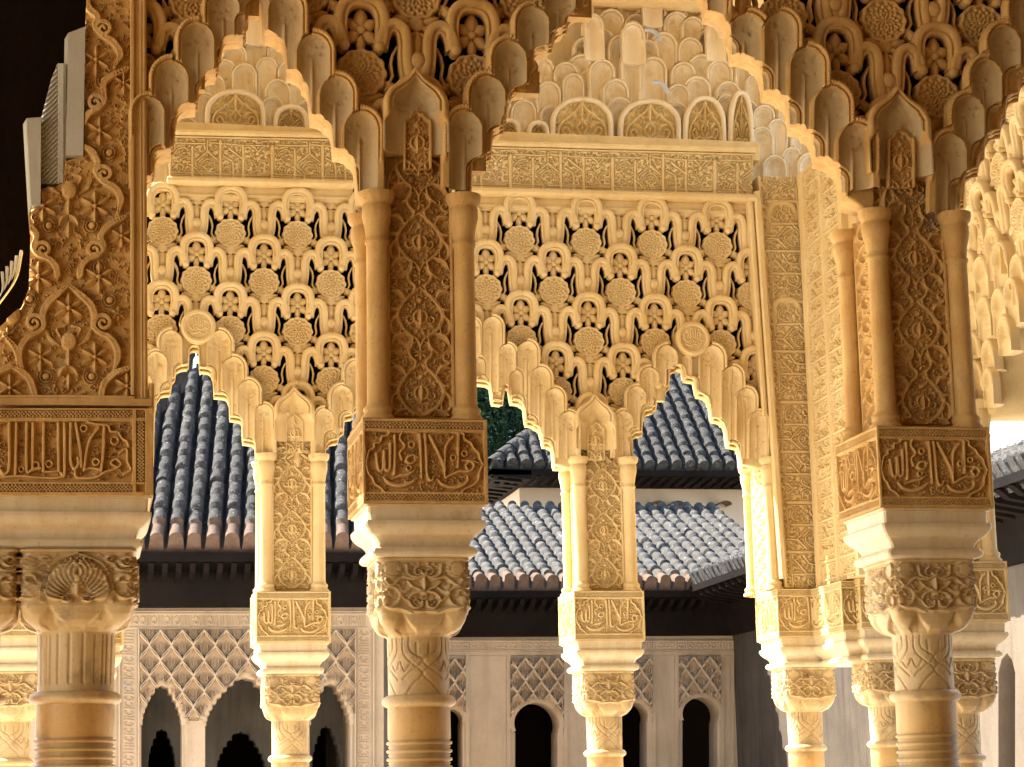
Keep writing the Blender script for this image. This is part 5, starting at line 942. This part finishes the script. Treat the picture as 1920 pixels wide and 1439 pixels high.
mb = box(MB(), (xl + .3, DL + 3.5, 0), (xr - .3, DL + 3.6, ze)); box(mb, (xl + .3, DL + .5, ze - .05), (xr - .3, DL + 6, ze + .05)); mb.V = [v_ - o0 for v_ in mb.V]; mb.build('dark_interior', DARKPL, t, False)
YE = DL - .75; e0, e1 = W(60, 1022, YE), W(830, 1022, YE); e0[2] = e1[2] = W(400, 1020, YE)[2]
ap = W(364, 655, YE + 3.4); up = np.array([.38, 3.4, ap[2] - e0[2]]); Lv = np.linalg.norm(up); apu = ap[0] - e0[0]
roof_slope(t, 'roof', e0, e1, up, [(0, 0), (e1[0] - e0[0], 0), (e1[0] - e0[0], .3), (apu + 2.2, Lv + .1), (apu, Lv + .1), (0, .3)], 3, SHADETILE)
ridge(t, 'hip_ridge', e0, ap + (0, 0, .08), SHADETILE, r=.15); ridge(t, 'ridge', ap + (-.12, 0, .08), ap + (2.2, 0, .08), SHADETILE, r=.17)
ml = MB(); ml.add(np.array([e0, ap, ap + (0, 3.4, -2), e0 + (0, 7, 0)]) - o0, [(0, 1, 2, 3)]); ml.build('back_slope', TILE, t, False)
rafters(t, e0 - (0, 0, .1), e1 - (0, 0, .1), (0, .6, -.02), 30)
mb = MB(); w0, w1 = W(60, 1142, DL - .02), W(790, 1142, DL - .02); zt = e0[2] - .1; n_ = 40
mb.add(np.array([[w0[0], DL - .06, ze], [w1[0], DL - .06, ze], [w1[0], DL - .3, zt], [w0[0], DL - .3, zt], [w0[0], DL + .1, ze], [w1[0], DL + .1, ze], [w1[0], DL + .1, zt], [w0[0], DL + .1, zt]]) - o0, [(0, 1, 2, 3), (4, 7, 6, 5), (0, 4, 5, 1), (2, 6, 7, 3), (0, 3, 7, 4), (1, 5, 6, 2)]); mb.build('wooden_frieze', WOOD, t, False)
# ---- long gallery at the back, lower roof half in the sun
DR = 33.
t = thing('court_gallery', 'pinkish gallery wall with round-headed windows under a low tiled roof half in sun', 'building', (float(W(1100, 1195, DR)[0]), DR, 0)); o0 = np.array(t.location)
def horseshoe(cx, half, top, bot):
    a = np.linspace(PI * 1.12, -PI * .12, 21); r = half * 1.06; yc = top + r; return [(cx - half, bot)] + [(cx + r * math.cos(x), yc - r * math.sin(x)) for x in a] + [(cx + half, bot)]
HS_ = [horseshoe(848, 20, 1330, 1640), horseshoe(1006, 40, 1318, 1640), horseshoe(1188, 26, 1318, 1640), horseshoe(1313, 33, 1308, 1640)]
wall_holes(t, 'wall', [(700, 1170), (1385, 1170), (1385, 1682), (700, 1682)], HS_, DR, .5, PINK)
for x0, x1, y0, y1, H in ((826, 872, 1236, 1345, HS_[0]), (958, 1054, 1234, 1345, HS_[1]), (1160, 1220, 1236, 1345, HS_[2]), (1273, 1348, 1232, 1335, HS_[3])):
    R = Relief(x0, x1, y0, y1, .62); sebka(R, x0, x1, y0, y1, 30, 22, 10); R.wear(5, .3); c = sum(p[0] for p in H) / len(H); q = [(c + (x - c) * 1.16, y - 7 if y < 1500 else y) for x, y in H]; relief_sheet(t, 'window_panel', R, DR - .03, PINK, [q], 3.4)
m = lambda a, b_, h: W(a, b_, DR) - h[..., None] * .0085 * np.array([0, 1, 0]) - o0
mb = MB()
for x0, x1 in ((872, 957), (1056, 1158), (1222, 1272), (1350, 1376)):
    for x in (x0 + 4, x1 - 4): sweep(mb, [(x, 1228), (x, 1600)], [(-3.5, -2), (-3.5, 3.5), (3.5, 3.5), (3.5, -2)], m)
sweep(mb, [(700, 1226), (1376, 1226)], [(-3, -2), (-3, 4), (3, 4), (3, -2)], m); mb.build('flat_mouldings', PINK, t, False)
R = Relief(700, 1376, 1200, 1222, .8); script_band(R, 702, 1374, 1202, 1220, 12); relief_sheet(t, 'script_band', R, DR - .03, PINK, amp=.7)
for H in HS_:
    mb = MB(); c = sum(p[0] for p in H) / len(H); P = np.array([(c + (x - c) * 1.1, y - 4) for x, y in H[1:-1]]); sweep(mb, P, [(-4, -2), (-4, 4), (4, 4), (4, -2)], m); mb.build('window_trim', PINK, t, False)
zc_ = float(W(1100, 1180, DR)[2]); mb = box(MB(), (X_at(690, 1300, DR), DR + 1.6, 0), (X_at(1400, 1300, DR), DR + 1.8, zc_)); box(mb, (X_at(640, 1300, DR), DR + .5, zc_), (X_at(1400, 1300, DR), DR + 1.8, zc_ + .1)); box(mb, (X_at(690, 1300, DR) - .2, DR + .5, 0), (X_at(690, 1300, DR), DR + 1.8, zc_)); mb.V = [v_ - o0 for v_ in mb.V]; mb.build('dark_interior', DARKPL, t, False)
XW = float(W(1378, 1300, DR)[0]); YE = DR - .9; e0, e1 = W(640, 1098, YE), W(1330, 1098, YE); e0[2] = e1[2] = W(1100, 1096, YE)[2]; e1[0] += 1.6
tp = W(1100, 954, YE + 4.2); up = np.array([0, 4.2, tp[2] - e0[2]]); Lv = np.linalg.norm(up); Lu = e1[0] - e0[0]
roof_slope(t, 'roof', e0, e1, up, [(0, 0), (Lu - 1.6 - .05, 0), (Lu, 1.7), (Lu, Lv), (0, Lv)], 7, pitch=.225)
rafters(t, e0 - (0, 0, .1), e1 - (1.6, 0, .1), (0, .8, -.02), 34)
zt = e0[2] - .1; zb = float(W(1100, 1194, DR)[2]); mb = MB(); x0, x1 = e0[0], XW
mb.add(np.array([[x0, DR - .06, zb], [x1, DR - .06, zb], [x1, DR - .45, zt], [x0, DR - .45, zt], [x0, DR + .1, zb], [x1, DR + .1, zb], [x1, DR + .1, zt], [x0, DR + .1, zt]]) - o0, [(0, 1, 2, 3), (4, 7, 6, 5), (0, 4, 5, 1), (2, 6, 7, 3), (0, 3, 7, 4), (1, 5, 6, 2)]); mb.build('wooden_frieze', WOOD, t, False)
# ---- wing coming towards the camera on the right
t = thing('side_wing', 'stained wing with a shade-darkened far wall along the right of the court with dark overhanging eave', 'building', (XW, 24, 0)); o0 = np.array(t.location)
mb = box(MB(), (XW, 27, 0), (XW + .5, DR, zb)); mb.V = [v_ - o0 for v_ in mb.V]; mb.build('shaded_stained_wall', SHADEWALL, t, False)
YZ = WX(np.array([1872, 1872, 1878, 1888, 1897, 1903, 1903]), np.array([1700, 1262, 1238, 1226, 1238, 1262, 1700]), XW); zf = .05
slab('wall', [(12, zf), (27, zf), (27, zb), (12, zb)], .4, TONEDWALL, t, lambda y, z, h: np.stack([np.full_like(y, XW + .2) + h - o0[0], y - o0[1], z - o0[2]], -1), .01, [[(p[1], max(p[2], .3)) for p in YZ]])
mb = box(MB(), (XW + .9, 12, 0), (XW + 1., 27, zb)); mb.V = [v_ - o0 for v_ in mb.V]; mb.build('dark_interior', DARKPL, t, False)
xe = XW - .95; w0 = np.array([xe, 12, e0[2]]); w1 = np.array([xe, YE, e0[2]]); upw = np.array([2.2, 0, .9])
roof_slope(t, 'roof', w0, w1, upw, [(0, 0), (YE - 12, 0), (YE - 12 + 2, 2.37), (0, 2.37)], 9, m_end=TILE)
rafters(t, w0 - (0, 0, .03), w1 - (0, 0, .03), (.8, 0, -.02), 60)
mb = MB(); mb.add(np.array([[XW - .06, 12, zb], [XW - .06, DR, zb], [XW - .45, DR, zt], [XW - .45, 12, zt], [XW + .1, 12, zb], [XW + .1, DR, zb], [XW + .1, DR, zt], [XW + .1, 12, zt]]) - o0, [(0, 1, 2, 3), (4, 7, 6, 5), (0, 4, 5, 1), (2, 6, 7, 3), (0, 3, 7, 4), (1, 5, 6, 2)]); mb.build('wooden_frieze', WOOD, t, False)
t = thing('limewashed_house', 'sunlit whitewashed upper house wall at the right picture edge', 'building', (XW + 2.3, 22, 0)); o0 = np.array(t.location)
mb = box(MB(), (XW + 1.25, 12, 0), (XW + 1.6, 26, 11)); box(mb, (XW + 1.15, 12, 9.4), (XW + 1.25, 26, 9.6)); mb.V = [v_ - o0 for v_ in mb.V]; mb.build('wall', LIME, t, False)
# ---- upper house with hipped roof
DU = 37.5
t = thing('upper_house', 'beige upper house with hipped grey tiled roof behind the low gallery roof', 'building', (float(W(1250, 950, DU)[0]), DU, 0)); o0 = np.array(t.location)
zt2 = float(W(1200, 885, DU)[2]); zb2 = float(W(1200, 975, DU)[2]); xl = X_at(974, 930, DU); xr = X_at(1700, 930, DU)
mb = box(MB(), (xl, DU, 0), (xr, DU + 6, zt2)); mb.V = [v_ - o0 for v_ in mb.V]; mb.build('wall', BEIGE, t, False)
YE = DU - 1.1; e0, e1 = W(921, 886, YE), W(1800, 886, YE); e0[2] = e1[2] = W(1200, 876, YE)[2]; ap = W(1330, 540, YE + 5); up = np.array([0, 5, ap[2] - e0[2]]); Lv = np.linalg.norm(up); Lu = e1[0] - e0[0]; apu = ap[0] - e0[0]
roof_slope(t, 'roof', e0, e1, up, [(0, 0), (Lu, 0), (Lu, Lv), (apu, Lv), (0, .1)], 5, SHADETILE, SHADETILE, pitch=.25)
ridge(t, 'hip_ridge', e0, ap, SHADETILE, r=.13); rafters(t, e0 - (0, 0, .06), e1 - (0, 0, .06), (0, 1.05, -.02), 46, .07)
mb = MB(); el = e0 + (0, 9, 0); mb.add(np.array([e0, ap, ap + (0, 1, 0), el]) - o0, [(0, 1, 2, 3)]); mb.build('side_slope', TILE, t, False)
rafters(t, e0 - (0, 0, .06), el - (0, 0, .06), (xl - e0[0], 0, -.02), 20, .08, 'side_rafter_row')
for k, x in enumerate((1262, 1350, 1225)):
    mb = MB(); a = np.linspace(0, PI, 9); P = W(x, 951, DU - .02); mb.add(np.array([[P[0] + .12 * math.cos(v_), DU - d, P[2] + .07 * math.sin(v_)] for d in (-.1, .4) for v_ in a]) - o0, gq(2, 9)); mb.build('cover_tile', TERRA if k else TILE, t)
# ---- trees behind
def tree(lab, px, ptop, Y, wpx, seed):
    P = W(px, ptop, Y); g = np.random.default_rng(seed); H = P[2]; s = scl(px, ptop, Y); R = wpx * s / 2
    t = thing('dense_tree', lab, 'tree', (float(P[0]), Y, 0), 'dark trees beyond the roofs')
    mb = MB(); revolve(mb, [(.28, 0), (.2, H * .3), (.14, H * .6), (.03, H * .95)], 10)
    for k in range(9):
        a = g.uniform(0, 2 * PI); z = H * g.uniform(.35, .75); d = np.array([math.cos(a), math.sin(a), .7]) * R * .7; q = np.array([[0, 0, z], [d[0] * .5, d[1] * .5, z + d[2] * .4], [d[0], d[1], z + d[2]]])
        for i in range(2):
            sd = np.array([-d[1], d[0], 0]); sd /= np.linalg.norm(sd); w = (.07, .04, .015); V = []
            for j in (i, i + 1): V += [q[j] + sd * w[j], q[j] + np.array([0, 0, w[j]]), q[j] - sd * w[j], q[j] - np.array([0, 0, w[j]])]
            mb.add(V, [(0, 1, 5, 4), (1, 2, 6, 5), (2, 3, 7, 6), (3, 0, 4, 7)])
    mb.build('trunk', BARK, t)
    nc = 190; cz = g.uniform(.3, 1, nc) * H; ca = g.uniform(0, 2 * PI, nc); cr_ = R * np.sqrt(g.uniform(0, 1, nc)) * np.interp(cz / H, [.25, .45, .75, 1], [.5, 1, .85, .15])
    n = 260; ce = np.stack([cr_ * np.cos(ca), cr_ * np.sin(ca), cz], 1)[:, None] + g.normal(0, 1, (nc, n, 3)) * R * .13; ce = ce.reshape(-1, 3); N_ = len(ce)
    a = g.normal(0, 1, (N_, 3)); a /= np.linalg.norm(a, axis=1)[:, None]; b_ = np.cross(a, g.normal(0, 1, (N_, 3))); b_ /= np.linalg.norm(b_, axis=1)[:, None]; L = g.uniform(.035, .08, (N_, 1))
    V = np.stack([ce - a * L, ce + b_ * L * .45, ce + a * L, ce - b_ * L * .45], 1).reshape(-1, 3); mb = MB(); mb.add(V, np.arange(N_ * 4).reshape(-1, 4)); tag(mb.build('crown', LEAF, t, False))
tree('dark green tree showing between the near pier and the hipped roof', 925, 640, 46, 330, 1)
tree('dark green tree behind the first one, mostly hidden by the hipped roof', 1030, 560, 50, 380, 2)
tree('dark green tree behind the near pier between the arches', 770, 560, 50, 380, 3)
